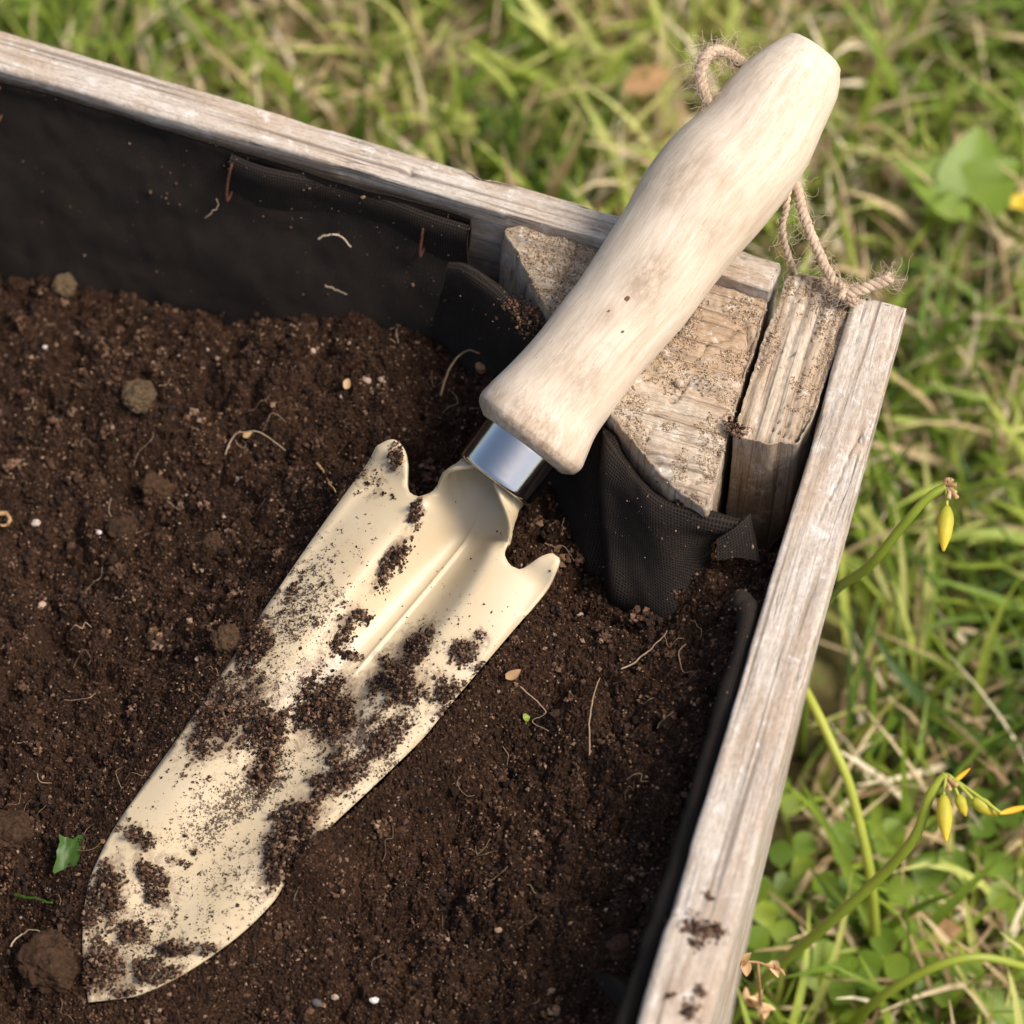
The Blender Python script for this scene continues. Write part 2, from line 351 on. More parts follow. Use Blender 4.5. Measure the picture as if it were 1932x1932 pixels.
#__SPLIT__
# ------------------------------------------------------------------ ground
RIM = 0.152
GZ = -0.07                                    # lawn level
def low(z): return z + GZ * max(0.0, 1 - z / 0.14)
gm = mesh_data('ground', [(-60, -60, GZ), (60, -60, GZ), (60, 60, GZ), (-60, 60, GZ)], [(0, 1, 2, 3)], M_EARTH)
put('ground', gm, kind='structure', label='brown earth under the lawn')

# ------------------------------------------------------------------ planter box: lines of the box
bi0, bi1 = at(0, 128, RIM), at(1449, 547, RIM)           # back board, inner top edge
bo0, bo1 = at(0, 52, RIM), at(1474, 492, RIM)            # back board, outer top edge
si0, si1 = at(1612, 560, RIM), at(1205, 1932, RIM)       # side board, inner top edge
so0, so1 = at(1716, 582, RIM), at(1338, 1932, RIM)       # side board, outer top edge
ub = (bi1 - bi0) / np.linalg.norm(bi1 - bi0); us = (si1 - si0) / np.linalg.norm(si1 - si0)
nb_out = np.array([-ub[1], ub[0], 0.0]); nb_out *= np.sign(nb_out[1])          # away from the box, back
ns_out = np.array([us[1], -us[0], 0.0]); ns_out *= np.sign(ns_out[0])          # away from the box, right
B0 = bi0 - ub * 0.13                                     # out-of-frame corner, back left
S1 = si1 + us * 0.14                                     # out-of-frame corner, front right
box = thing('planter_box', (float(si0[0] - 0.15), float(si0[1] - 0.1), GZ), 'weathered wooden planter box lined with black fabric, standing on the grass', 'planter')

def board(p0, p1, o0, o1, height, hi, seed, twist=lambda t: 0.0, crack=None, label=None, step=0.0009):
    """A plank: p0-p1 inner top edge, o0-o1 outer top edge; hi = (from, to) along it that is finely divided."""
    L = np.linalg.norm(p1 - p0); u = (p1 - p0) / L
    s = np.unique(np.concatenate([np.linspace(0, 0.004, 5), np.arange(max(hi[0], 0.004), min(hi[1], L), step), np.arange(0, L, 0.012), np.linspace(L - 0.004, L, 4), [L]]))
    th = np.linspace(0, 1, 5)[1:-1] * math.pi / 2; R = 0.0012
    prm = [(0, z, 0) for z in -np.concatenate([np.linspace(height, 0.03, 6)[:-1], np.linspace(0.03, R, 22)])]
    prm += [(R - R * math.cos(a), -(R - R * math.sin(a)), 0) for a in th]
    prm += [(R, 0, x) for x in np.linspace(0, 1, 30)]
    prm += [(-(R - R * math.sin(a)), -(R - R * math.cos(a)), 1) for a in th]
    prm += [(0, z, 1) for z in -np.concatenate([np.linspace(R, 0.03, 26), np.linspace(0.03, height, 8)[1:]])]
    prm = np.array(prm)
    t = (s / L)[:, None]
    I = p0 + (p1 - p0) * t; O = o0 + (o1 - o0) * t; w_ = O - I; W = np.linalg.norm(w_, axis=1)[:, None]; wd = w_ / W
    off, zz, sel = prm[:, 0], prm[:, 1], prm[:, 2]
    isT = (zz == 0) & (off == R)
    cx = np.where(isT[None], R + (W - 2 * R) * sel[None], np.where(sel[None] == 1, W + off[None], off[None]))
    tw = np.array([twist(float(x)) for x in t[:, 0]])[:, None]
    cx2 = cx + tw * (-zz[None]) / 0.08
    S = np.broadcast_to(s[:, None], cx.shape); Z = np.broadcast_to(zz[None], cx.shape)
    G = np.stack([S * 100, cx * 100, Z * 100], -1)
    V = I[:, None] + wd[:, None] * cx2[..., None] + np.array([0, 0, 1.0]) * Z[..., None]
    # wear: long waviness, splintered grain, chipped arrises
    nrm = np.zeros_like(V); inner = (cx < R * 0.6); outer = (cx > W - R * 0.6); top = Z > -R * 0.6
    nrm += np.where(inner, -1, 0)[..., None] * wd[:, None] + np.where(outer, 1, 0)[..., None] * wd[:, None] + np.where(top, 1, 0)[..., None] * np.array([0, 0, 1.0])
    nrm /= np.maximum(np.linalg.norm(nrm, axis=-1), 1)[..., None]
    d = 0.0009 * fbm(G * (0.16, 0.35, 0.35), 3, seed) + 0.00016 * fbm(G * (0.35, 5, 5), 3, seed + 5) + 0.00013 * fbm(G * (1.2, 16, 16), 2, seed + 9)
    edge = np.minimum(cx, W - cx)
    d -= 0.0012 * np.clip(fbm(G * (0.5, 0.8, 0.8), 3, seed + 20) - 0.1, 0, 1) * (edge < 0.003) * (Z > -0.004)
    cr = np.abs(fbm(G * (0.10, 1.6, 1.6), 2, seed + 31)); d -= 0.0013 * np.exp(-(cr / 0.02) ** 2) * smooth(0.0, 0.25, fbm(G * (0.2, 0.6, 0.6), 2, seed + 33))
    if crack is not None:
        lz = crack(S) ; d -= np.where(outer, 0.0022 * np.exp(-((Z - lz) / 0.0007) ** 2), 0)
    V = V + nrm * d[..., None]
    ends = np.minimum(S, L - S); rag = 0.0009 * fbm(G * (0.02, 2.2, 2.2), 3, seed + 40)
    V = V + u * (np.where(ends < 0.0005, rag, 0) * np.where(S < L / 2, 1, -1))[..., None]
    n, k = cx.shape; F = [tuple(f) for f in grid_faces(n, k, True)]
    m_ = k // 2
    def cap(b, rev):
        r = []
        for j in range(m_ - 1):
            q = (b + j, b + j + 1, b + k - 2 - j, b + k - 1 - j) if j < m_ - 1 else None
            if len(set(q)) == 4: r.append(q[::-1] if rev else q)
        return r
    F += cap(0, False) + cap((n - 1) * k, True)
    return part('board', V.reshape(-1, 3), F, M_BOARD, box, {'g': G.reshape(-1, 3)}, label=label)
Lb, Ls = np.linalg.norm(bi1 - B0), np.linalg.norm(S1 - si0)
bo_s = bo0 - ub * 0.13
board(B0, bi1, bo_s, bo1, RIM - GZ - 0.003, (0.125, Lb), 11, label='long weathered board along the back of the box')
so_e = so1 + us * 0.14
board(si0, S1, so0, so_e, RIM - GZ - 0.003, (0, 0.225), 23, twist=lambda t: -0.0045 + 0.0052 * min(1, t / 0.6), crack=lambda S: -0.0042 - 0.0012 * fbm(np.stack([S * 30, S * 0, S * 0], -1), 2, 3) + 0.004 * (S < 0.06),
      label='greyed side board at the right of the box')
# the two boards that close the box outside the frame
fl = B0 + (S1 - si0)                                      # front left corner
board(fl, B0 + nb_out * 0.0, fl - ub * 0.014, B0 - ub * 0.014, RIM - GZ - 0.003, (0, 0), 31)
board(S1, fl, S1 + us * 0.014, fl + us * 0.014, RIM - GZ - 0.003, (0, 0), 37)

# ------------------------------------------------------------------ corner block and post
def prism(top, bot, z1, z0, voxel):
    bm = bmesh.new()
    a = [bm.verts.new((p[0], p[1], z1)) for p in top]; b = [bm.verts.new((p[0], p[1], z0)) for p in bot]
    n = len(a); bm.faces.new(a); bm.faces.new(b[::-1])
    for i in range(n): bm.faces.new((a[i], b[i], b[(i + 1) % n], a[(i + 1) % n]))
    bmesh.ops.recalc_face_normals(bm, faces=bm.faces)
    me = bpy.data.meshes.new('tmp'); bm.to_mesh(me); bm.free()
    o = bpy.data.objects.new('tmp', me); COL.objects.link(o)
    r = o.modifiers.new('r', 'REMESH'); r.mode = 'VOXEL'; r.voxel_size = voxel
    dg = bpy.context.evaluated_depsgraph_get(); e = bpy.data.meshes.new_from_object(o.evaluated_get(dg))
    V = np.empty(len(e.vertices) * 3, np.float32); e.vertices.foreach_get('co', V)
    N = np.empty(len(e.vertices) * 3, np.float32); e.vertices.foreach_get('normal', N)
    F = [tuple(p.vertices) for p in e.polygons]
    bpy.data.objects.remove(o); bpy.data.meshes.remove(me); bpy.data.meshes.remove(e)
    return V.reshape(-1, 3).astype(float), N.reshape(-1, 3).astype(float), F
BT = RIM - 0.004
def pxs(L, z): return [at(x, y, z)[:2] for x, y in L]
btop = pxs([(950, 428), (1000, 426), (1060, 440), (1130, 470), (1250, 508), (1350, 534), (1452, 563), (1425, 660), (1392, 760), (1334, 962), (1262, 915), (1205, 845), (1150, 775), (1060, 628), (1010, 548), (980, 488)], BT)
bc = np.mean(btop, 0)
bbot = [np.array(p) + (np.array([-0.006, -0.003]) if i in (0, 15, 14, 13) else 0) for i, p in enumerate(btop)]
V, N, F = prism(btop, bbot, BT, 0.05, 0.0008)
G = np.stack([(V - bi0) @ ub * 100, (V - bi0) @ nb_out * 100, V[:, 2] * 100], -1)
topm = smooth(0.5, 0.95, N[:, 2])
rings = np.abs(np.sin(G[:, 1] * 3.6 + 1.2 * fbm(G * (0.4, 0.5, 0.3), 3, 5) + 0.25 * G[:, 0]))
d = topm * (0.0012 * (rings ** 0.6 - 0.7) + 0.0010 * fbm(G * (0.8, 1.6, 1), 4, 61) + 0.0005 * fbm(G * 9, 3, 62)) + (1 - topm) * (0.0011 * fbm(G * (0.9, 0.9, 0.25), 4, 63) + 0.0004 * fbm(G * (6, 6, 1.2), 3, 64))
edgeb = dist_poly(V[:, 0], V[:, 1], btop)
d -= topm * 0.0018 * np.exp(-(edgeb / 0.0022) ** 2) * (0.55 + 0.9 * np.clip(fbm(G * 1.6, 3, 66), -0.4, 1))
ck = np.abs(fbm(np.stack([G[:, 0] * 0.9, G[:, 1] * 0.22, G[:, 2] * 0.1], -1), 2, 67)); d -= topm * 0.0028 * np.exp(-(ck / 0.013) ** 2) * (fbm(G * 0.7, 2, 68) > 0.05)
V = V + N * d[:, None]
M_BLOCK = M_POST
sg = np.stack([G[:, 2], G[:, 0] + 20, G[:, 1]], -1); gg = np.where(topm[:, None] > 0.5, G, sg); rg = topm * (1 - smooth(0.08, 0.42, rings)) * smooth(-0.25, 0.35, fbm(G * (0.5, 0.5, 0.5), 3, 69))
part('corner_block', V, F, M_BLOCK, box, {'g': gg, 'ring': rg}, label='wide sandy three-sided block filling the corner, with raised growth rings')
BLK_V = V[topm > 0.8]
PT = RIM - 0.002
ptop = pxs([(1486, 520), (1520, 514), (1560, 522), (1590, 548), (1604, 566), (1597, 610), (1562, 705), (1530, 795), (1506, 835), (1455, 838), (1384, 818), (1396, 770), (1440, 648)], PT)
V, N, F = prism(ptop, ptop, PT, 0.03, 0.0007)
G = np.stack([(V - si0) @ us * 100, (V - si0) @ ns_out * 100, V[:, 2] * 100], -1)
topm = smooth(0.5, 0.95, N[:, 2])
rings = np.abs(np.sin(G[:, 1] * 8.0 + 0.9 * fbm(G * (0.5, 0.6, 0.3), 3, 15)))
d = topm * (0.0009 * (rings ** 0.7 - 0.6) + 0.0009 * fbm(G * (0.8, 1.6, 1), 4, 71) + 0.0004 * fbm(G * 9, 3, 72)) + (1 - topm) * (0.0010 * fbm(G * (1.4, 1.4, 0.25), 4, 73) + 0.0003 * fbm(G * (8, 8, 1.2), 3, 74))
edgep = dist_poly(V[:, 0], V[:, 1], ptop)
d -= topm * 0.0016 * np.exp(-(edgep / 0.002) ** 2) * (0.6 + 0.9 * np.clip(fbm(G * 1.8, 3, 76), -0.4, 1))
ck = np.abs(fbm(np.stack([G[:, 0] * 1.1, G[:, 1] * 0.35, G[:, 2] * 0.1], -1), 2, 77)); d -= topm * 0.0030 * np.exp(-(ck / 0.013) ** 2) * (fbm(G * 0.9, 2, 78) > 0.0)
drop = smooth(0.0, 0.02, (V - np.append(at(1450, 700, PT)[:2], PT)) @ us) * 0.002
V = V + N * d[:, None]; V[:, 2] -= topm * drop
sg = np.stack([G[:, 2], G[:, 0] + 20, G[:, 1]], -1); gg = np.where(topm[:, None] > 0.5, G * (0.7, 1, 1), sg); rg = topm * (1 - smooth(0.1, 0.5, rings)) * smooth(-0.3, 0.3, fbm(G * (0.5, 0.7, 0.5), 3, 79))
part('post', V, F, M_POST, box, {'g': gg, 'ring': rg}, label='narrow cracked post between the corner block and the side board')
PST_V = V[topm > 0.8]

# ------------------------------------------------------------------ trowel frame (needed to bed the soil against the blade)
tip3, base3 = at(165, 1890, 0.0905), at(935, 905, 0.1335)
AX = (base3 - tip3) / np.linalg.norm(base3 - tip3)
AC = np.cross(AX, (0, 0, 1.0)); AC /= np.linalg.norm(AC); NB = np.cross(AC, AX)
def av(px, py):
    d = ray(px, py); q = CAM + d * (((tip3 - CAM) @ NB) / (d @ NB)) - tip3
    return q @ AX, q @ AC
OUT_PX = [(165, 1890), (159, 1835), (157, 1780), (165, 1680), (185, 1617), (215, 1556), (265, 1480), (330, 1388), (410, 1268), (490, 1146), (590, 1000), (694, 858), (716, 837), (741, 829), (759, 842), (767, 868),
          (765, 905), (772, 927), (790, 936), (803, 930), (824, 918), (850, 903), (874, 885), (892, 866), (990, 938), (975, 958), (964, 992), (952, 1035), (954, 1052), (964, 1066), (978, 1071), (996, 1064), (1025, 1048), (1043, 1044), (1054, 1052), (1052, 1068),
          (1025, 1109), (968, 1178), (896, 1264), (845, 1325), (790, 1392), (700, 1482), (605, 1575), (540, 1660), (508, 1706), (440, 1772), (340, 1842), (250, 1880)]
out_av = np.array([av(x, y) for x, y in OUT_PX])
def densify(P, step):
    r = []
    Q = np.vstack([P[-1:], P, P[:2]])
    for i in range(len(P)):
        a, b, c, d = Q[i], Q[i + 1], Q[i + 2], Q[i + 3]
        n = max(1, int(np.linalg.norm(c - b) / step)); u = (np.arange(n) / n)[:, None]
        sharp = (i in (len(P) - 1, 0))
        r.append(b + (c - b) * u if sharp else 0.5 * (2 * b + (c - a) * u + (2 * a - 5 * b + 4 * c - d) * u ** 2 + (3 * b - a - 3 * c + d) * u ** 3))
    return np.vstack(r)
OUTL = densify(out_av, 0.0011)
a_notch = np.mean([av(790, 936)[0], av(964, 1066)[0]]); a_fer = av(935, 905)[0]; a_ridge = av(665, 1280)[0]
def blade_z(a, v):
    av_ = np.abs(v)
    hw = 0.0150 - 0.0035 * smooth(a_notch - 0.02, a_notch + 0.01, a)
    dep = 0.0022 + 0.0100 * smooth(a_ridge - 0.045, a_notch + 0.004, a)
    k = np.clip(av_ / hw, 0, 1)
    zA = -dep * (0.5 + 0.5 * np.cos(math.pi * k ** 1.25))
    fl_ = np.clip((av_ - hw) / 0.012, 0, 1.2); zA = zA - 0.0028 * fl_ ** 1.6 * smooth(0.0, 0.06, a)
    zA = zA + 0.004 * (1 - smooth(0.0, 0.035, a)) * 0.4
    r = 0.0093; zc = 0.0008
    zB = zc - np.sqrt(np.maximum(r * r - np.minimum(av_, r * 0.97) ** 2, 0))
    t = smooth(a_notch - 0.002, a_fer - 0.001, a)
    z = zA * (1 - t) + zB * t
    z = z + 0.0022 * smooth(a_notch, a_notch + 0.006, a) * smooth(0.55, 1.0, av_ / 0.0125)
    return z + 0.0007 * np.exp(-(v / 0.0006) ** 2) * smooth(a_ridge - 0.004, a_ridge + 0.01, a)

# ------------------------------------------------------------------ soil in the box
CP = [(-250, 450, .075), (0, 525, .080), (250, 560, .088), (450, 590, .096), (650, 630, .102), (830, 655, .107), (300, 1000, .089), (100, 1300, .084), (60, 1700, .082), (165, 1930, .083), (500, 1870, .087),
      (800, 1750, .093), (1000, 1800, .103), (1150, 1880, .116), (1180, 1700, .116), (1250, 1500, .123), (1350, 1300, .130), (1425, 1110, .137), (1350, 1060, .135), (1240, 1130, .117), (1130, 1060, .108),
      (950, 800, .106), (650, 900, .100), (1000, 1300, .110), (850, 1500, .099), (1540, 760, .126), (1480, 1060, .133), (1400, 930, .100), (1445, 960, .104), (100, 2150, .083), (1000, 2150, .11), (-300, 1300, .08), (1100, 700, .105), (1320, 800, .10), (1500, 620, .10)]
cxy = np.array([at(x, y, z)[:2] for x, y, z in CP]) * 10; cz = np.array([c[2] for c in CP])
def tps(r2): return np.where(r2 > 1e-12, r2 * np.log(np.maximum(r2, 1e-12)), 0)
A = np.zeros((len(CP) + 3,) * 2); A[:-3, :-3] = tps(((cxy[:, None] - cxy[None]) ** 2).sum(-1)) + np.eye(len(CP)) * 0.02
A[:-3, -3:-1] = cxy; A[:-3, -1] = 1; A[-3:, :-3] = A[:-3, -3:].T
cw = np.linalg.solve(A, np.append(cz, (0, 0, 0)))
def soil_smooth(x, y):
    q = np.stack([x, y], -1) * 10; r = q[..., 0] * cw[-3] + q[..., 1] * cw[-2] + cw[-1]
    for i in range(len(CP)): r = r + cw[i] * tps(((q - cxy[i]) ** 2).sum(-1))
    return np.clip(r, 0.072, 0.141)
gx = np.unique(np.round(np.concatenate([np.arange(-0.44, -0.165, 0.003), np.arange(-0.165, 0.085, 0.00052), np.arange(0.085, 0.15, 0.004)]), 6))
gy = np.unique(np.round(np.concatenate([np.arange(-0.42, -0.175, 0.003), np.arange(-0.175, 0.115, 0.00054), np.arange(0.115, 0.20, 0.002)]), 6))
X, Y = np.meshgrid(gx, gy, indexing='ij'); SH = soil_smooth(X, Y)
P3 = np.stack([X, Y, X * 0], -1)
SH += 0.0075 * fbm(P3 * 48, 3, 101)
# crumbs: overlapping rounded caps of many sizes
cap = np.zeros_like(SH)
def add_caps(n, r0, r1, hgt, region):
    cxs = rng.uniform(region[0], region[1], n); cys = rng.uniform(region[2], region[3], n); rs = r0 * (r1 / r0) ** (rng.uniform(0, 1, n) ** 2)
    for x, y, r in zip(cxs, cys, rs):
        i0, i1 = np.searchsorted(gx, (x - r, x + r)); j0, j1 = np.searchsorted(gy, (y - r, y + r))
        if i1 <= i0 or j1 <= j0: continue
        q = 1 - ((X[i0:i1, j0:j1] - x) ** 2 + (Y[i0:i1, j0:j1] - y) ** 2) / (r * r)
        cap[i0:i1, j0:j1] = np.maximum(cap[i0:i1, j0:j1], np.sqrt(np.maximum(q, 0)) * r * hgt)
REG = (-0.165, 0.085, -0.175, 0.115)
add_caps(420, 0.004, 0.009, 0.5, REG); add_caps(9000, 0.0013, 0.0042, 0.95, REG); add_caps(16000, 0.0009, 0.0018, 1.0, REG)
SH += 1.25 * cap - 0.0018 + 0.0028 * fbm(P3 * 150, 3, 103) + 0.0010 * fbm(P3 * 700, 2, 104)
hc = at(1425, 960, 0.12); SH -= 0.022 * np.exp(-(((X - hc[0]) ** 2 + (Y - hc[1]) ** 2) / 0.011 ** 2) ** 2)
# bed the soil under and around the blade
den = AX[2]
def plane_av(x, y):
    # the blade-plane point straight above (x, y)
    z = tip3[2] - ((x - tip3[0]) * NB[0] + (y - tip3[1]) * NB[1]) / NB[2]
    q = np.stack([x - tip3[0], y - tip3[1], z - tip3[2]], -1); return q @ AX, q @ AC, z
a_, v_, zp = plane_av(X, Y)
ins = in_poly(a_, v_, OUT_AV := [tuple(p) for p in out_av]); dd = dist_poly(a_, v_, OUT_AV)
zb = zp + blade_z(a_, v_) / NB[2]
ac_ = np.clip(v_, -0.027, 0.027)
edge_z = zp + blade_z(a_, ac_) / NB[2]
SH = np.where(ins, np.minimum(SH, zb - 0.0035 + 0 * SH), SH)
near = (~ins) & (a_ < a_notch + 0.01)
SH = np.where(near, np.minimum(SH, edge_z + 0.0005 + 0.10 * dd + np.clip(dd - 0.012, 0, 1) * 3), SH)
lift = np.clip(edge_z - 0.0010 - SH, 0, 0.02) * np.exp(-(dd / 0.014) ** 2) * (a_ < a_notch)
SH = np.where(near, SH + lift, SH)
HX, HY = to_px(np.stack([X, Y, edge_z], -1)); hump = np.exp(-(((HX - 585) / 60) ** 2 + ((HY - 1610) / 75) ** 2) ** 1.3)
SH = np.where(near, SH + hump * np.clip(edge_z + 0.0035 + cap - SH, 0, 0.02), SH)
fl2 = fl[:2]
inner = [tuple(B0[:2] + 0.004 * nb_out[:2]), tuple((bi1 + ub * 0.019)[:2] + 0.004 * nb_out[:2]), tuple((si0 + ns_out * 0.004)[:2]), tuple((S1 + ns_out * 0.004)[:2]), tuple(fl2)]
keep = in_poly(X, Y, inner)
nx, ny = X.shape; F = grid_faces(nx, ny)
F = F[keep.ravel()[F].all(1)]; used = np.unique(F); remap = np.full(nx * ny, -1); remap[used] = np.arange(len(used))
Vs = np.stack([X, Y, SH], -1).reshape(-1, 3)[used] + rng.normal(0, 1, (len(used), 3)) * (0.00014, 0.00014, 0.0004)
put('soil', mesh_data('soil', Vs, remap[F], M_SOIL, None, False), kind='stuff', label='dark crumbly potting soil filling the planter box', cat='soil')
def soil_z(x, y):
    i = np.clip(np.searchsorted(gx, x) - 1, 0, nx - 2); j = np.clip(np.searchsorted(gy, y) - 1, 0, ny - 2)
    fx = (x - gx[i]) / (gx[i + 1] - gx[i]); fy = (y - gy[j]) / (gy[j + 1] - gy[j])
    return (SH[i, j] * (1 - fx) + SH[i + 1, j] * fx) * (1 - fy) + (SH[i, j + 1] * (1 - fx) + SH[i + 1, j + 1] * fx) * fy
def on_soil(px, py, dz=0.0):
    z = 0.1
    for _ in range(8):
        p = at(px, py, z); z = 0.5 * z + 0.5 * float(soil_z(p[0], p[1]))
    p = at(px, py, z); p[2] = z + dz; return p
# loose crumbs lying on it
n = 60000
x = rng.uniform(REG[0], REG[1], n); y = rng.uniform(REG[2], REG[3] - 0.005, n)
a_, v_, zp = plane_av(x, y); ok = in_poly(x, y, inner) & ~(in_poly(a_, v_, OUT_AV)); x, y = x[ok], y[ok]
r = 0.00031 * np.exp(rng.normal(0, 0.42, len(x))); r = np.clip(r, 0.00016, 0.0013)
P = np.stack([x, y, soil_z(x, y) + r * 0.35], -1); V, F = grains(P, r, base=OCT)
put('soil_crumbs', mesh_data('soil_crumbs', V, F, M_GRAIN, {'rnd': np.repeat(rng.uniform(0, 1, len(x)), 6)}, False), kind='stuff', label='loose crumbs and grit scattered over the soil', cat='soil')
n = 4200
x = rng.uniform(REG[0], REG[1], n); y = rng.uniform(REG[2], REG[3] - 0.005, n)
a_, v_, zp = plane_av(x, y); ok = in_poly(x, y, inner) & ~(in_poly(a_, v_, OUT_AV)) & (dist_poly(a_, v_, OUT_AV) > 0.004); x, y = x[ok], y[ok]
r = np.clip(0.0007 * np.exp(rng.normal(0, 0.35, len(x))), 0.0004, 0.0017)
P = np.stack([x, y, soil_z(x, y) + r * 0.25], -1); V, F = grains(P, r, jit=0.4)
put('soil_lumps', mesh_data('soil_lumps', V, F, M_GRAIN, {'rnd': np.repeat(rng.uniform(0, 0.62, len(x)), 12)}, False), kind='stuff', label='small rounded lumps of earth in the soil', cat='soil')
# crumbs: fluffy clusters of fine grains
n = 1900
x = rng.uniform(REG[0], REG[1], n); y = rng.uniform(REG[2], REG[3] - 0.005, n)
a_, v_, zp = plane_av(x, y); ok = in_poly(x, y, inner) & ~(in_poly(a_, v_, OUT_AV)) & (dist_poly(a_, v_, OUT_AV) > 0.002); x, y = x[ok], y[ok]
cr_ = 0.0011 * np.exp(rng.normal(0, 0.4, len(x))) * (1 + 0.5 * smooth(0.0, 0.03, x) * smooth(-0.06, -0.02, y)); K = 20
dv = rng.normal(size=(len(x), K, 3)); dv /= np.linalg.norm(dv, axis=2)[..., None]; dv[..., 2] = np.abs(dv[..., 2]); dv *= rng.uniform(0.75, 1.1, (len(x), K, 1))
P = np.stack([x, y, soil_z(x, y) - cr_ * 0.15], -1)[:, None] + dv * cr_[:, None, None]; P = P.reshape(-1, 3); r = np.repeat(cr_, K) * rng.uniform(0.28, 0.5, len(P))
rn_ = np.clip(np.repeat(rng.uniform(0.15, 0.75, len(x)), K) + rng.normal(0, 0.16, len(P)), 0, 0.97)
V, F = grains(P, r, base=OCT); put('soil_clusters', mesh_data('soil_clusters', V, F, M_GRAIN, {'rnd': np.repeat(rn_, 6)}, False), kind='stuff', label='fluffy clusters of soil crumbs', cat='soil')
#__SPLIT2__
# ------------------------------------------------------------------ liner
def sheet(rows, nu, nv, amp, seed, name, parent, gscale=1.0, label=None, fold=None):
    """rows: lists of 3-D points (same count); a cloth through them."""
    R = np.array([crom(r, nu) for r in rows]); R = np.stack([crom(R[:, i], nv) for i in range(nu)], 0)     # nu x nv x 3
    du = np.gradient(R, axis=0); dv = np.gradient(R, axis=1); Nn = np.cross(du, dv); Nn /= np.linalg.norm(Nn, axis=-1)[..., None] + 1e-12
    U = np.concatenate([[0], np.cumsum(np.linalg.norm(np.diff(R[:, nv // 2], axis=0), axis=1))]) * 100
    Vv = np.concatenate([np.zeros((nu, 1)), np.cumsum(np.linalg.norm(np.diff(R, axis=1), axis=2), 1)], 1) * 100
    G = np.stack([np.broadcast_to(U[:, None], Vv.shape), Vv, Vv * 0], -1)
    d = amp * fbm(G * (0.35, 0.5, 1), 3, seed) + amp * 0.25 * fbm(G * (1.6, 1.6, 1), 2, seed + 3)
    if fold is not None: d = d + fold(G)
    R = R + Nn * d[..., None]; n, k = nu, nv
    T = 0.0007; V = np.concatenate([R.reshape(-1, 3), (R - Nn * T).reshape(-1, 3)]); F0 = grid_faces(n, k); F = [tuple(f) for f in F0] + [tuple(f[::-1] + n * k) for f in F0]
    rim = [i * k for i in range(n)] + [(n - 1) * k + j for j in range(1, k)] + [i * k + k - 1 for i in range(n - 2, -1, -1)] + [j for j in range(k - 2, 0, -1)]
    F += [(rim[i], rim[(i + 1) % len(rim)], rim[(i + 1) % len(rim)] + n * k, rim[i] + n * k) for i in range(len(rim))]
    return part(name, V, F, M_LINER, parent, {'g': np.concatenate([G.reshape(-1, 3)] * 2) * gscale}, label=label)
def wall(px_list, ztop, inward):
    r = []
    for px, py in px_list: r.append(at(px, py, ztop) - nb_out * inward)
    return r
tops = [(-420, 12), (0, 140), (150, 185), (300, 232), (440, 285), (600, 332), (750, 388), (880, 432)]
r0 = [at(x, y, RIM - 0.003) for x, y in tops]
for p in r0: p -= nb_out * ((p - bi0) @ nb_out + 0.0018)
def down(r, dz, inw): return [p - np.array([0, 0, dz]) - nb_out * inw for p in r]
back = [r0, down(r0, 0.008, 0.0010), down(r0, 0.022, 0.006), down(r0, 0.040, 0.013), down(r0, 0.060, 0.020), down(r0, 0.085, 0.028)]
liner = sheet(back, 190, 60, 0.0016, 201, 'liner', box, label='black fabric stapled along the back board, dusted with soil')
hem = [(438, 296), (500, 318), (600, 350), (700, 388), (800, 416), (884, 440)]
h0 = [at(x, y, RIM - 0.006) for x, y in hem]
for i, p in enumerate(h0): p -= nb_out * ((p - bi0) @ nb_out + 0.0042 + 0.001 * math.sin(i * 1.7))
hm = [down(h0, -0.001, -0.0015), h0, down(h0, 0.003, 0.0009), down(h0, 0.008, 0.0008), down(h0, 0.014, 0.0010), down(h0, 0.024, 0.0020)]
sheet(hm, 90, 24, 0.0006, 207, 'liner_hem', box)
ct = [(846, 500, .1425), (880, 508, .1440), (940, 552, .1430), (1010, 628, .1415), (1080, 715, .1405), (1146, 792, .1405), (1195, 866, .1400), (1250, 930, .1405), (1330, 962, .1410), (1418, 982, .1410)]
cbm = [(800, 700, .090), (850, 740, .092), (910, 800, .095), (975, 870, .098), (1040, 960, .102), (1095, 1040, .109), (1160, 1105, .115), (1250, 1160, .120), (1300, 1100, .127), (1335, 1040, .133)]
A_ = [at(*p) + (np.array([-0.0022, -0.0022, 0.0015]) if p[0] > 1140 else 0) for p in ct]; Z_ = [at(*p) for p in cbm]
A2 = [p + np.array([0.0015, 0.003, -0.004]) for p in A_]
mid = lambda t, s: [a * (1 - t) + z * t + np.array([0.0, s, -s * 0.3]) for a, z in zip(A_, Z_)]
sheet([A2, A_, mid(0.12, -0.001), mid(0.35, 0.001), mid(0.65, 0.002), Z_, [p - np.array([0, 0, .012]) for p in Z_]], 130, 46, 0.0014, 213, 'liner_fold', box, label='black fabric pleated across the corner block',
      fold=lambda G: 0.0022 * np.exp(-((G[..., 0] - 6.9 - 0.3 * G[..., 1]) / 0.35) ** 2) - 0.0018 * np.exp(-((G[..., 0] - 7.9 - 0.25 * G[..., 1]) / 0.4) ** 2))
f0 = [at(1352, 1016, .142), at(1385, 994, .1445), at(1415, 969, .1450)]; f1 = [at(1353, 1036, .140), at(1392, 1022, .142), at(1425, 1012, .1435)]; f2_ = [at(1354, 1056, .138), at(1395, 1052, .140), at(1434, 1060, .141)]
sheet([f0, f1, f2_], 26, 20, 0.0004, 219, 'liner_flap', box, label='loose folded tip of the black fabric')
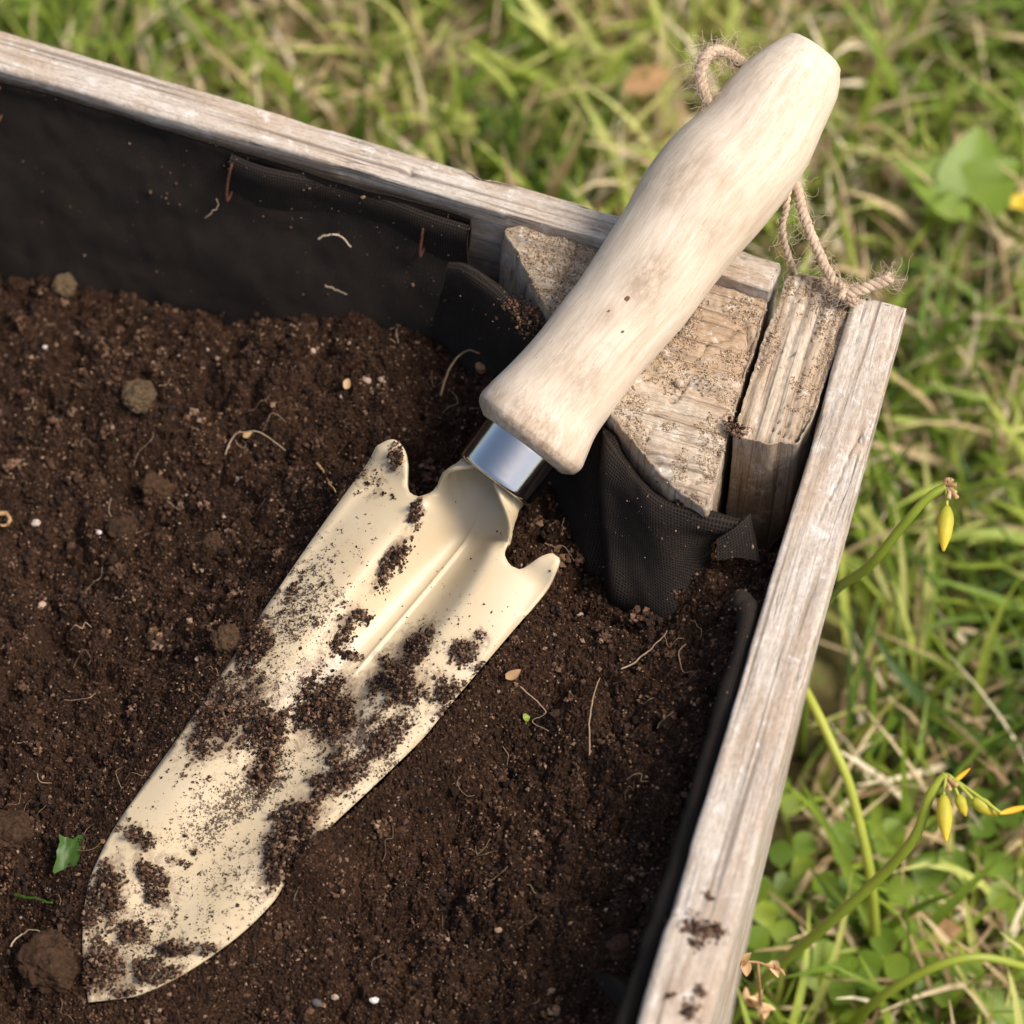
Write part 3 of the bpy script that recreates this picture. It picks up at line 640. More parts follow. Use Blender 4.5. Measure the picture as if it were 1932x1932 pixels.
# rolled edge of the fabric along the side board
tp = [(1384, 1126, 0.1440), (1402, 1138, 0.1455), (1411, 1162, 0.1455), (1404, 1215, 0.1450), (1372, 1330, 0.1440), (1330, 1470, 0.1430), (1292, 1600, 0.1425), (1256, 1715, 0.1420), (1222, 1815, 0.1415), (1190, 1905, 0.1410), (1150, 2020, 0.1405)]
Pt = crom([at(*p) for p in tp], 160)
T_, N_, B_ = frames(Pt); an = np.linspace(0, 2 * math.pi, 14, endpoint=False)
rad = 0.0030 * smooth(0, 14, np.arange(160) + 2) * (1 + 0.18 * fbm(np.stack([np.arange(160) * .06, np.zeros(160), np.zeros(160)], -1), 2, 5))
side = np.cross(T_, (0, 0, 1.0)); side /= np.linalg.norm(side, axis=1)[:, None]; upx = np.cross(side, T_)
Vt = Pt[:, None] + rad[:, None, None] * (np.cos(an)[None, :, None] * side[:, None] * 0.95 + np.sin(an)[None, :, None] * upx[:, None] * 1.25)
Gt = np.stack(np.broadcast_arrays(np.arange(160)[:, None] * 0.13, an[None] * 0.3, 0 * an[None]), -1)
Vt += (Vt - Pt[:, None]) * (0.18 * fbm(Gt * (1.2, 2, 1), 3, 221))[..., None]
part('liner_roll', Vt.reshape(-1, 3), grid_faces(160, 14, True), M_LINER, box, {'g': Gt.reshape(-1, 3)}, label='rolled edge of black fabric beside the side board')
tb = [(1115, 1838, .121), (1135, 1868, .122), (1160, 1900, .124), (1180, 1960, .126)]; tbb = [(1175, 1850, .131), (1188, 1880, .133), (1190, 1915, .133), (1190, 1990, .133)]
sheet([[at(*p) for p in tb], [at(*p) + np.array([0, 0, .002]) for p in [((a[0] + b[0]) / 2, (a[1] + b[1]) / 2, (a[2] + b[2]) / 2) for a, b in zip(tb, tbb)]], [at(*p) for p in tbb]], 30, 16, 0.0008, 231, 'liner_flap', box)
# rusty staples
def staple(px, py, L, z, lean=0.0):
    p = at(px, py, z); p = p - nb_out * ((p - bi0) @ nb_out + 0.0035 + (RIM - z) * 0.22)
    q = p - np.array([0, 0, L]) - nb_out * (L * 0.34); s = ub * lean
    pts = [p + nb_out * 0.004 + s, p - nb_out * 0.0006 + s * 0.6 - np.array([0, 0, 0.0005]), (p + q) / 2 - nb_out * 0.0012, q - nb_out * 0.0010, q + nb_out * 0.003 - np.array([0, 0, 0.0006])]
    V, F = tube(crom(pts, 24), 0.00042, 6); part('staple', V, F, M_RUST, box)
staple(6, 152, 0.010, RIM - 0.005); staple(442, 290, 0.012, RIM - 0.006, 0.001); staple(798, 428, 0.010, RIM - 0.008); staple(953, 600, 0.008, 0.139)
# dust and crumbs clinging to the fabric
VV = []
for o in [c for c in box.children if c.name.startswith('liner')]:
    co = np.empty(len(o.data.vertices) * 3, np.float32); o.data.vertices.foreach_get('co', co); co = co.reshape(-1, 3); co = co[:len(co) // 2]; VV.append(co[rng.integers(0, len(co), min(1500, len(co) // 6))])
P = np.vstack(VV).astype(float) + rng.normal(0, 0.0009, (sum(map(len, VV)), 3)) * (1, 0.2, 1); k = (fbm(P * 70, 3, 311) + 0.25 * rng.normal(size=len(P)) > 0.12); P = P[k]
r = np.clip(0.00016 * np.exp(rng.normal(0, 0.5, len(P))), 0.00008, 0.0007); P += (0, -0.0005, 0.0004); V, F = grains(P, r)
part('dust', V, F, M_GRAIN, box, {'rnd': np.repeat(rng.uniform(0.55, 0.99, len(P)), 12)}, kind='stuff', smoothed=False)
# sand on the block and the post
def sand(Vt, n, seed, name, thr):
    i = rng.integers(0, len(Vt), n); P = Vt[i] + rng.normal(0, 0.0003, (n, 3)) * (1, 1, 0)
    k = fbm(P * 130, 3, seed) > thr; P = P[k]; r = np.clip(0.00019 * np.exp(rng.normal(0, 0.4, len(P))), 0.0001, 0.0007)
    P[:, 2] += r * 0.4; V, F = grains(P, r, base=OCT); part(name, V, F, M_SAND, box, {'rnd': np.repeat(rng.uniform(0.45, 0.95, len(P)), 6)}, kind='stuff', smoothed=False)
sand(BLK_V, 20000, 301, 'sand_on_block', -0.06); sand(PST_V, 6500, 305, 'sand_on_post', 0.0)

# ------------------------------------------------------------------ trowel
trw = thing('garden_trowel', tip3, 'cream garden trowel with pale wooden handle, blade caked in soil, leaning on the box corner', 'trowel')
BLOBS = [(615, 1335, 62, 76, -20, 1.0), (440, 1345, 92, 62, -30, 1.0), (470, 1215, 48, 36, -40, .95), (505, 1380, 34, 70, 10, .9), (400, 1400, 70, 30, -40, .75), (495, 1455, 30, 22, 0, .9), (735, 1268, 60, 22, -35, .95),
         (785, 1215, 45, 26, -40, .95), (880, 1228, 32, 24, -40, .85), (838, 1305, 36, 36, -40, .8), (770, 1305, 44, 30, -30, .85), (905, 1195, 14, 12, 0, .8), (735, 1055, 54, 12, -60, .95), (785, 968, 24, 11, -75, .95), (655, 1165, 30, 14, -30, .85),
         (640, 1195, 36, 16, -60, .85), (655, 1225, 16, 12, 0, .8), (720, 1400, 64, 24, -42, .85), (665, 1455, 55, 22, -42, .85), (612, 1490, 36, 20, -30, .8), (548, 1590, 34, 74, 25, 1.15), (575, 1530, 30, 26, 0, .95), (530, 1640, 20, 30, 20, .9), (640, 1420, 30, 18, -30, .75),
         (210, 1690, 26, 62, 5, .95), (192, 1830, 46, 44, 0, 1.05), (240, 1755, 36, 20, 20, .85), (262, 1580, 34, 18, 30, .85), (205, 1640, 18, 22, 0, .85), (285, 1652, 38, 22, 35, .85), (300, 1690, 30, 26, 30, .75), (272, 1835, 30, 22, -20, .85), (335, 1790, 44, 13, 5, .8),
         (400, 1790, 34, 9, 15, .8), (235, 1872, 22, 14, 0, .8), (330, 1622, 18, 10, 20, .8), (365, 1605, 10, 8, 0, .8), (175, 1740, 18, 40, 0, .85), (320, 1840, 40, 14, -25, .75), (700, 905, 30, 34, -50, .66), (745, 868, 12, 22, 30, .8), (720, 1240, 12, 18, -60, .8),
         (550, 1160, 30, 14, -50, .62), (560, 1130, 60, 40, -50, .5), (590, 1470, 20, 14, -40, .8), (700, 1360, 26, 12, -40, .8), (835, 1340, 26, 14, -40, .8), (905, 1260, 14, 10, -40, .7), (640, 1140, 14, 10, 0, .7)]
FINE = [(560, 1150, 150, 90, -55, .72), (470, 1490, 120, 50, -35, .9), (390, 1550, 100, 70, -40, .7), (440, 1660, 170, 130, -50, .52), (280, 1760, 120, 110, -30, .65), (700, 1400, 150, 75, -45, .8), (620, 1130, 80, 50, -55, .4), (700, 890, 60, 40, -55, .45), (500, 1300, 130, 90, -50, .6), (800, 1250, 120, 60, -45, .45)]
def field(x, y, L, p=1.0):
    r = np.zeros(np.shape(x))
    for bx_, by_, rx, ry, an_, st in L:
        c, s = math.cos(math.radians(an_)), math.sin(math.radians(an_)); dx, dy = x - bx_, y - by_
        q = ((dx * c + dy * s) / rx) ** 2 + ((-dx * s + dy * c) / ry) ** 2
        r = np.maximum(r, st * np.exp(-0.7 * q ** p))
    return r
inn = []
ga = np.arange(-0.002, OUTL[:, 0].max(), 0.0014); gv = np.concatenate([np.arange(-0.030, -0.0015, 0.0014), [-0.001, -0.0006, -0.0003, 0, 0.0003, 0.0006, 0.001], np.arange(0.0015, 0.030, 0.0014)])
GA, GV = np.meshgrid(ga, gv, indexing='ij'); GA = GA.ravel() + rng.uniform(-1, 1, GA.size) * 1e-5; GV = GV.ravel()
pl = [tuple(p) for p in OUTL]
k = in_poly(GA, GV, pl) & (dist_poly(GA, GV, pl) > 0.0007)
pts = [Vector(p) for p in OUTL] + [Vector((float(a), float(b))) for a, b in zip(GA[k], GV[k])]
res = delaunay_2d_cdt(pts, [], [list(range(len(OUTL)))], 1, 1e-7)
q = np.array([tuple(p) for p in res[0]]); Fb = [tuple(f) for f in res[2]]
zq = blade_z(q[:, 0], q[:, 1]); vq = q[:, 1].copy()
nl = np.array([av(*p) for p in ((790, 936), (803, 930), (824, 918), (850, 903), (874, 885), (892, 866))]); nr_ = np.array([av(*p) for p in ((952, 1035), (964, 992), (975, 958), (990, 938))])
nl = nl[np.argsort(nl[:, 0])]; nr_ = nr_[np.argsort(nr_[:, 0])]
lo, hi_ = np.interp(q[:, 0], nl[:, 0], nl[:, 1]), np.interp(q[:, 0], nr_[:, 0], nr_[:, 1])
cN, hN = (lo + hi_) / 2, (hi_ - lo) / 2
un = np.clip((q[:, 1] - cN) / hN, -1, 1)
a0n = min(nl[0, 0], nr_[0, 0]); tN = smooth(a0n + 0.001, a_fer - 0.002, q[:, 0]); Phi = np.radians(42 + 118 * tN); phi = un * Phi
Rn = hN / np.sin(np.minimum(Phi, math.pi / 2))
zt = -0.0105 + 0.0030 * tN + Rn * (1 - np.cos(phi)); vt = cN + Rn * np.sin(phi)
bl_ = smooth(a0n - 0.001, a0n + 0.007, q[:, 0]) * (np.abs(q[:, 1] - cN) < hN * 1.02)
ridge = 0.0007 * np.exp(-(q[:, 1] / 0.0006) ** 2) * bl_
zq = zq * (1 - bl_) + (zt + ridge) * bl_; vq = vq * (1 - bl_) + vt * bl_
Vb = tip3 + q[:, :1] * AX + vq[:, None] * AC + zq[:, None] * NB
f0_ = Fb[0]; nn = np.cross(Vb[f0_[1]] - Vb[f0_[0]], Vb[f0_[2]] - Vb[f0_[0]])
if nn @ NB < 0: Fb = [f[::-1] for f in Fb]
bx, by = to_px(Vb)
dirt_attr = np.clip(np.maximum(field(bx, by, FINE), 0.9 * field(bx, by, BLOBS)) + 0.06, 0, 1)
bl = part('blade', Vb, Fb, M_PAINT, trw, {'dirt': dirt_attr, 'film': np.clip(field(bx, by, [(b_[0], b_[1], b_[2] * 1.5, b_[3] * 1.5, b_[4], b_[5]) for b_ in BLOBS]), 0, 1)})
so = bl.modifiers.new('thickness', 'SOLIDIFY'); so.thickness = 0.0011; so.offset = -1
# soil stuck to the blade
n = 210000
x = rng.uniform(140, 1060, n); y = rng.uniform(820, 1900, n)
D = field(x, y, BLOBS, 1.2); xa_, xb_ = x * 0.59 - y * 0.81, x * 0.81 + y * 0.59
nz = fbm(np.stack([xa_ / 62, xb_ / 28, x * 0], -1), 5, 401, 0.82)
val = D + 1.15 * nz
D2 = field(x, y, FINE); nz2 = fbm(np.stack([x / 14, y / 14, x * 0 + 3], -1), 3, 405, 0.7)
dense = (val > 0.50) & (D > 0.05)
fine = (~dense) & (D2 + 0.9 * nz2 > 0.58) & (rng.uniform(0, 1, n) < 0.13)
nz3 = fbm(np.stack([x / 12, y / 12, x * 0 + 9], -1), 3, 409, 0.6)
fine |= (~dense) & (0.55 * D2 + 1.0 * nz3 > 0.60) & (rng.uniform(0, 1, n) < 0.5)
stray = (~dense) & (rng.uniform(0, 1, n) < 0.006 * (0.25 + smooth(900, 1400, y)))
def place(sel, r, lift):
    d = FWD + np.outer((x[sel] - 966) / (FW * 1932), RTV) + np.outer((966 - y[sel]) / (FW * 1932), UPV)
    Q = CAM + d * (((tip3 - CAM) @ NB) / (d @ NB))[:, None] - tip3
    a, v = Q @ AX, Q @ AC; ok = in_poly(a, v, pl)
    ok |= (D[sel] > 1.0) & (y[sel] > 1400)
    z = blade_z(a, np.clip(v, -0.028, 0.028)) + lift
    return (tip3 + a[:, None] * AX + v[:, None] * AC + z[:, None] * NB)[ok], r[ok], ok
idx = np.where(dense)[0]; th = np.clip(val[idx] - 0.47, 0, 0.7) / 0.7
keepd = rng.uniform(0, 1, len(idx)) < 0.62; idx = idx[keepd]; th = th[keepd]
r = np.clip(0.00030 * np.exp(rng.normal(0, 0.35, len(idx))) * (0.8 + 0.7 * th), 0.00014, 0.0010)
P, r, ok = place(idx, r, rng.uniform(0, 1, len(idx)) ** 1.5 * th * 0.0042 + r * 0.3)
V, F = grains(P, r); AT = np.repeat(rng.uniform(0, 0.97, len(P)), 12); VV = [V]; FF = [F]; AA = [AT]; nn_ = len(V)
idx = np.where(fine | stray)[0]; r = np.clip(0.00016 * np.exp(rng.normal(0, 0.45, len(idx))), 0.00008, 0.0006)
P, r, ok = place(idx, r, r * 0.3); V, F = grains(P, r, base=OCT); VV.append(V); FF.append(F + nn_); AA.append(np.repeat(rng.uniform(0, 0.75, len(P)), 6))
part('stuck_soil', np.vstack(VV), np.vstack(FF), M_DIRT, trw, {'rnd': np.concatenate(AA)}, kind='stuff', smoothed=False)

# handle and ferrule
HS, HE = at(933, 905, 0.1375), at(1535, 100, 0.193)
HA = (HE - HS) / np.linalg.norm(HE - HS); vd = (HS + HE) / 2 - CAM; vd /= np.linalg.norm(vd)
HC = np.cross(HA, -vd); HC /= np.linalg.norm(HC); HC *= np.sign(HC[0]); HN = np.cross(HC, HA); HN *= np.sign(HN[2])
def hv(px, py):
    nrm = HN; d = ray(px, py); q_ = CAM + d * (((HS - CAM) @ nrm) / (d @ nrm)) - HS; return q_ @ HA, q_ @ HC
LE = [(917, 787), (908, 773), (903, 754), (911, 736), (931, 716), (975, 673), (1025, 615), (1061, 568), (1104, 511), (1155, 431), (1187, 381), (1205, 345), (1227, 312), (1279, 248), (1331, 204), (1375, 150), (1415, 112), (1463, 78), (1487, 66)]
RE = [(1054, 888), (1072, 898), (1090, 892), (1104, 874), (1122, 824), (1155, 781), (1191, 730), (1234, 676), (1295, 608), (1365, 516), (1415, 456), (1471, 388), (1519, 320), (1551, 248), (1575, 196), (1584, 152), (1580, 128)]
le = np.array([hv(*p) for p in LE]); re_ = np.array([hv(*p) for p in RE])
s0 = (le[0, 0] + re_[0, 0]) / 2; s1 = min(le[-1, 0], re_[-1, 0])
def prof(E):
    E = E[np.argsort(E[:, 0])]; E = crom(E, 200); E = E[np.argsort(E[:, 0])]; return E
le_, rr_ = prof(le), prof(re_)
ss = np.concatenate([np.linspace(s0, s0 + 0.006, 14), np.linspace(s0 + 0.006, s1 - 0.006, 150)[1:-1], np.linspace(s1 - 0.006, s1, 14)])
Lw, Rw = np.interp(ss, le_[:, 0], le_[:, 1]), np.interp(ss, rr_[:, 0], rr_[:, 1])
def soften(a):
    b = a.copy()
    for _ in range(14): b[12:-13] = 0.25 * b[11:-14] + 0.5 * b[12:-13] + 0.25 * b[13:-12]
    return np.convolve(np.pad(b, 2, 'edge'), np.ones(5) / 5, 'valid')
Lw, Rw = soften(Lw), soften(Rw)
cc, rr = (Lw + Rw) / 2, (Rw - Lw) / 2
endr = np.ones(len(ss)); t0 = np.clip((ss - s0) / 0.0055, 0, 1); rb = 0.0108 / rr[0]
kz = 64; ang = np.linspace(0, 2 * math.pi, kz, endpoint=False)
body = np.concatenate([[0.0, 0.35, 0.7], np.ones(len(ss)), [0.95, 0.82, 0.5, 0.0]])
sx = np.concatenate([[s0] * 3, ss, [s1 + 0.0008, s1 + 0.0014, s1 + 0.0018, s1 + 0.0019]])
ccx = np.concatenate([[cc[0]] * 3, cc, [cc[-1]] * 4]); rrx = np.concatenate([[rr[0]] * 3, rr, [rr[-1]] * 4]) * body
P_ = HS + sx[:, None] * HA
Vh = P_[:, None] + (ccx[:, None] + rrx[:, None] * np.cos(ang)[None])[..., None] * HC + (rrx[:, None] * 0.96 * np.sin(ang)[None])[..., None] * HN
Gh = np.stack(np.broadcast_arrays(sx[:, None] * 100, (rrx[:, None] * np.cos(ang)[None]) * 100, (rrx[:, None] * np.sin(ang)[None]) * 100), -1)
rad_d = Vh - (P_ + ccx[:, None] * HC)[:, None]; rad_d /= np.linalg.norm(rad_d, axis=-1)[..., None] + 1e-9
Vh = Vh + rad_d * (0.00035 * fbm(Gh * (0.5, 1, 1), 3, 501) + 0.00008 * fbm(Gh * (1, 9, 9), 2, 503))[..., None]
hx, hy = to_px(Vh.reshape(-1, 3)); front = (rad_d.reshape(-1, 3) @ HN > 0)
hd = field(hx, hy, [(1225, 525, 50, 34, -50, .8), (1100, 720, 60, 34, -50, .55), (1010, 800, 60, 26, 40, .8), (930, 745, 30, 20, 0, .5), (1290, 330, 60, 40, -50, .45), (1350, 440, 40, 20, -50, .4), (1060, 660, 60, 20, -55, .4), (1140, 600, 30, 16, -50, .5), (1420, 160, 26, 16, -50, .35)]) * front
hd = np.clip(hd + 0.7 * (np.abs(Gh.reshape(-1, 3)[:, 0] - s0 * 100) < 0.35) * (1 - 0.5 * rng.uniform(0, 1, hd.size)), 0, 1)
hk = np.zeros(hd.size)
handle = part('handle', Vh.reshape(-1, 3), grid_faces(len(sx), kz, True), M_HANDLE, trw, {'g': Gh.reshape(-1, 3), 'dirt': hd, 'knot': hk})
def handle_spot(px, py):
    s, c = hv(px, py); c0 = np.interp(s, ss, cc); r0_ = np.interp(s, ss, rr); u = np.clip((c - c0) / r0_, -.99, .99)
    return HS + s * HA + c * HC + HN * (0.96 * r0_ * math.sqrt(1 - u * u)), HC * u + HN * math.sqrt(1 - u * u)
m = NM('knot_wood', 0.7); m.color(m.ramp(m.noise(m.pos(), 1500), [(0.3, (0.09, 0.03, 0.012)), (0.7, (0.21, 0.085, 0.035))])); M_KNOT = m.m
for px, py, rk in ((1178, 569, 8), (1144, 593, 4.5), (1170, 631, 3)):
    c_, nk = handle_spot(px, py); V0, F0 = ICO2; rk = rk * 0.000145
    Vk = V0 * (1 + 0.1 * rng.normal(size=(len(V0), 1))); tx = HA * 0.8 + HC * 0.4; tx -= nk * (tx @ nk); tx /= np.linalg.norm(tx); ty = np.cross(nk, tx)
    part('knot', c_ + Vk[:, :1] * tx * rk * 1.25 + Vk[:, 1:2] * ty * rk * 0.85 + Vk[:, 2:] * nk * rk * 0.28 - nk * rk * 0.1, F0, M_KNOT, handle)
# ferrule
fs0, fs1 = hv(932, 905)[0], s0 + 0.0018; fc = np.interp(s0, ss, cc)
FR = np.linalg.norm(np.array(hv(868, 858)) - np.array(hv(1001, 955))) / 2
fcen = (hv(868, 858)[1] + hv(1001, 955)[1]) / 2
pr = [(0.0, FR * 0.80), (-0.0003, FR * 0.86), (-0.0005, FR * 0.93), (-0.0002, FR * 0.985), (0.0005, FR), (0.0012, FR)] + [(x, FR) for x in np.linspace(0.002, fs1 - fs0 - 0.001, 8)] + [(fs1 - fs0 - 0.0004, FR * 0.99), (fs1 - fs0, FR * 0.95), (fs1 - fs0, FR * 0.8), (0.004, FR * 0.9), (0.001, FR * 0.86)]
ka = 96; an2 = np.linspace(0, 2 * math.pi, ka, endpoint=False)
Vf = np.array([[HS + (fs0 + s_) * HA + HC * (fcen + r_ * math.cos(t)) + HN * (r_ * math.sin(t)) for t in an2] for s_, r_ in pr])
Ff = [tuple(f) for f in grid_faces(len(pr), ka, True)] + [((len(pr) - 1) * ka + j, j, (j + 1) % ka, (len(pr) - 1) * ka + (j + 1) % ka) for j in range(ka)]
part('ferrule', Vf.reshape(-1, 3), Ff, M_STEEL, trw)

# ------------------------------------------------------------------ twine through the handle
def strand(P, r, plies=3, turns_per_m=190, n=None, taper=False):
    P = crom(P, n or 120); T, N, B = frames(P); L = np.concatenate([[0], np.cumsum(np.linalg.norm(np.diff(P, axis=0), axis=1))]); mb = MB()
    for k in range(plies):
        ph = 2 * math.pi * (k / plies + L * turns_per_m / 1.0)
        jn = 1 + 0.35 * fbm(np.stack([L * 900, np.full(len(P), k * 7.0), np.zeros(len(P))], -1), 2, 840 + k)
        off = (r * 0.5 * jn)[:, None] * (np.cos(ph)[:, None] * N + np.sin(ph)[:, None] * B)
        V, F = tube(P + off, r * 0.56 * (1 + 0.12 * rng.normal(size=len(P)).cumsum() * 0.05).clip(0.8, 1.2), 7); mb.add(V, F)
    return mb, P
def fuzz(P, n, L0, r):
    mb = MB()
    for _ in range(n):
        i = rng.integers(2, len(P) - 2); t = P[i + 1] - P[i - 1]; t /= np.linalg.norm(t)
        d = rng.normal(size=3); d /= np.linalg.norm(d); d = d + t * rng.uniform(-1, 1.2); d /= np.linalg.norm(d); L = L0 * rng.uniform(0.4, 1.5)
        c = rng.normal(size=3) * L * 0.8; b = P[i] + rng.normal(size=3) * 0.0006
        pts_ = [b]
        for _k in range(6):
            d = d + rng.normal(size=3) * 0.55; d /= np.linalg.norm(d); pts_.append(pts_[-1] + d * L / 6)
        V, F = tube(crom(pts_, 14), r, 3, False); mb.add(V, F)
    return mb
m = NM('jute_fibre', 0.7, 0.2); m.color((0.76, 0.62, 0.46)); m.translucent((0.76, 0.62, 0.46), 0.4); M_FUZZ = m.m
tw = thing('twine', at(1600, 556, 0.15), 'frayed jute twine threaded through the wooden handle and knotted', 'twine')
hz = lambda px, py, dz=0.0: (lambda p: p + HN * dz)(HS + hv(px, py)[0] * HA + hv(px, py)[1] * HC)
def addp(name, mb, kind=None):
    V, F, a_ = mb.get(); part(name, V, F, M_FUZZ if kind else M_JUTE, tw, kind=kind)
loop = [hz(1362, 205, -.001), hz(1338, 194, .001), hz(1322, 165, .0035), hz(1322, 128, .004), hz(1342, 100, .002), hz(1372, 96, -.003), hz(1402, 110, -.008), hz(1425, 130, -.011)]
mb, Pl = strand(loop, 0.0016, 3); addp('loop', mb); allP = [Pl]
c1 = [at(1490, 330, .172), at(1484, 385, .168), at(1476, 425, .162), at(1482, 465, .156), at(1494, 502, .150), at(1500, 535, .138)]
mb, P1 = strand(c1, 0.0010, 2, 230); addp('cord', mb); allP.append(P1)
c2 = [at(1490, 318, .174), at(1503, 352, .170), at(1518, 410, .165), at(1540, 465, .160), at(1566, 520, .1555), at(1590, 548, .1545)]
mb, P2 = strand(c2, 0.0014, 3); addp('cord', mb); allP.append(P2)
kc = at(1601, 557, .1535); th_ = np.linspace(0, 1, 90)
kn = np.stack([kc[0] + 0.0021 * np.sin(2 * math.pi * 2 * th_), kc[1] + 0.0019 * np.sin(2 * math.pi * 3 * th_ + 0.8), kc[2] + 0.0016 * np.cos(2 * math.pi * 2 * th_ + 1) + 0.0006], -1)
mb, P3_ = strand(kn, 0.0011, 3, n=150); addp('knot', mb); allP.append(P3_)
c4 = [at(1598, 556, .155), at(1620, 548, .156), at(1650, 537, .157), at(1680, 524, .158)]
mb, P4 = strand(c4, 0.0016, 3, n=60); addp('cut_end', mb); allP.append(P4)
fz = MB()
for P, n_, L_ in ((Pl, 420, .0075), (P1, 90, .005), (P2, 230, .0062), (P3_, 110, .006), (P4, 100, .005), (P4[-10:], 60, .0055)):
    V, F, _ = fuzz(P, n_, L_, 0.000055).get(); fz.add(V, F)
V, F = tube(crom([at(1660, 535, .157), at(1690, 555, .160), at(1710, 520, .165), at(1716, 490, .170), at(1724, 478, .172)], 30), 0.00007, 3, False); fz.add(V, F)
addp('fuzz', fz, 'stuff')
#__SPLIT3__
# ------------------------------------------------------------------ lawn
boxpoly = [tuple((B0 + nb_out * 0.012 - ub * .01)[:2]), tuple((so0 + nb_out * 0.012)[:2] + nb_out[:2] * .004), tuple(so_e[:2] + ns_out[:2] * 0.002), tuple((fl + us * 0.015 - ub * 0.012)[:2])]
def grass(n, xr, yr, len_r, wid_r, lie, seg, zc=0.0, rndf=None, seed=0, curl=0.4, thin=None):
    x = rng.uniform(*xr, n); y = rng.uniform(*yr, n)
    ok = ~in_poly(x, y, boxpoly) & (dist_poly(x, y, boxpoly) > 0.001)
    if xr[0] < -0.5: ok &= ~((x > XR[0]) & (x < XR[1]) & (y > YR[0]) & (y < YR[1]))
    if thin is not None: ok &= fbm(np.stack([x * 11, y * 11, x * 0], -1), 3, seed) > thin
    x, y = x[ok], y[ok]; n = len(x)
    az = rng.uniform(0, 2 * math.pi, n); L = rng.uniform(*len_r, n); W = rng.uniform(*wid_r, n); el = np.radians(rng.uniform(*lie, n)); dc = rng.normal(0, curl, n)
    t = np.linspace(0, 1, seg + 1)
    e = el[:, None] - (np.radians(70) * rng.uniform(0.2, 1.1, n))[:, None] * t[None] ** 1.4; a = az[:, None] + dc[:, None] * t[None] * 1.5
    st = (L / seg)[:, None]
    dx = np.cos(e) * np.cos(a) * st; dy = np.cos(e) * np.sin(a) * st; dz = np.sin(e) * st
    cx = x[:, None] + np.concatenate([np.zeros((n, 1)), np.cumsum(dx[:, :-1], 1)], 1); cy = y[:, None] + np.concatenate([np.zeros((n, 1)), np.cumsum(dy[:, :-1], 1)], 1)
    cz = GZ + rng.uniform(-0.004, 0.012, n)[:, None] + np.concatenate([np.zeros((n, 1)), np.cumsum(dz[:, :-1], 1)], 1)
    cz = np.maximum(cz, GZ + 0.001 + rng.uniform(0, 0.008, n)[:, None])
    wv = W[:, None] * np.sin(math.pi * np.clip(0.12 + 0.88 * t, 0, 1) ** 0.8)[None] * 0.5 + 0.00015
    roll = rng.uniform(-0.9, 0.9, n)[:, None]
    sx_ = -np.sin(a) * np.cos(roll); sy_ = np.cos(a) * np.cos(roll); sz_ = np.sin(roll) * np.ones_like(a)
    A1 = np.stack([cx + sx_ * wv, cy + sy_ * wv, cz + sz_ * wv], -1); A2_ = np.stack([cx - sx_ * wv, cy - sy_ * wv, cz - sz_ * wv], -1)
    cen = np.stack([cx, cy, cz - wv * 0.35], -1)
    # keep blades out of the box
    bad = (in_poly(cx, cy, boxpoly) & (dist_poly(cx, cy, boxpoly) > 0.007)).any(1)
    V = np.stack([A1, cen, A2_], 2)[~bad]; n = len(V)
    b = (np.arange(n) * (seg + 1) * 3)[:, None, None]; i = np.arange(seg)[None, :, None] * 3
    q1 = np.stack([i[..., 0], i[..., 0] + 1, i[..., 0] + 4, i[..., 0] + 3], -1); q2 = q1 + 1
    F = (np.concatenate([q1, q2], 1) + b).reshape(-1, 4)
    r = rng.uniform(0, 1, n) if rndf is None else rndf(V[:, 0, 0], n)
    return V.reshape(-1, 3), F, np.repeat(r, (seg + 1) * 3)
XR, YR = (-0.28, 0.32), (-0.26, 0.50)
def patch(P):
    return fbm(P * (14, 14, 0), 3, 601)
def gr(P, n): return np.clip(0.48 + 0.6 * fbm(P * (18, 18, 0), 2, 611) + rng.normal(0, 0.24, n), 0, 1)
def many(name, label, mat, sets, rf, **kw):
    VV, FF, AA, k = [], [], [], 0
    for s in sets:
        V, F, A_ = grass(*s, rndf=rf, **kw); VV.append(V); FF.append(F + k); AA.append(A_); k += len(V)
    put(name, mesh_data(name, np.vstack(VV), np.vstack(FF), mat, {'rnd': np.concatenate(AA)}), kind='stuff', label=label, cat='grass')
many('grass', 'green lawn grass growing around the planter box', M_GRASS, [(16500, XR, YR, (0.022, 0.065), (0.0014, 0.0036), (10, 85), 5), (500, XR, YR, (0.05, 0.08), (0.003, 0.005), (15, 70), 6),
      (9000, (-0.8, 0.8), (-0.8, 1.1), (0.03, 0.08), (0.004, 0.008), (10, 85), 3), (14000, (-2.5, 2.5), (-2.0, 3.5), (0.06, 0.13), (0.010, 0.020), (15, 85), 2)], gr)
many('dry_grass', 'straw coloured dead grass matted in the lawn', M_STRAW, [(17000, XR, YR, (0.02, 0.065), (0.0011, 0.003), (5, 80), 5), (2200, (-0.7, 0.7), (-0.7, 0.95), (0.04, 0.10), (0.002, 0.004), (0, 40), 4)], None, thin=-0.28, seed=640)

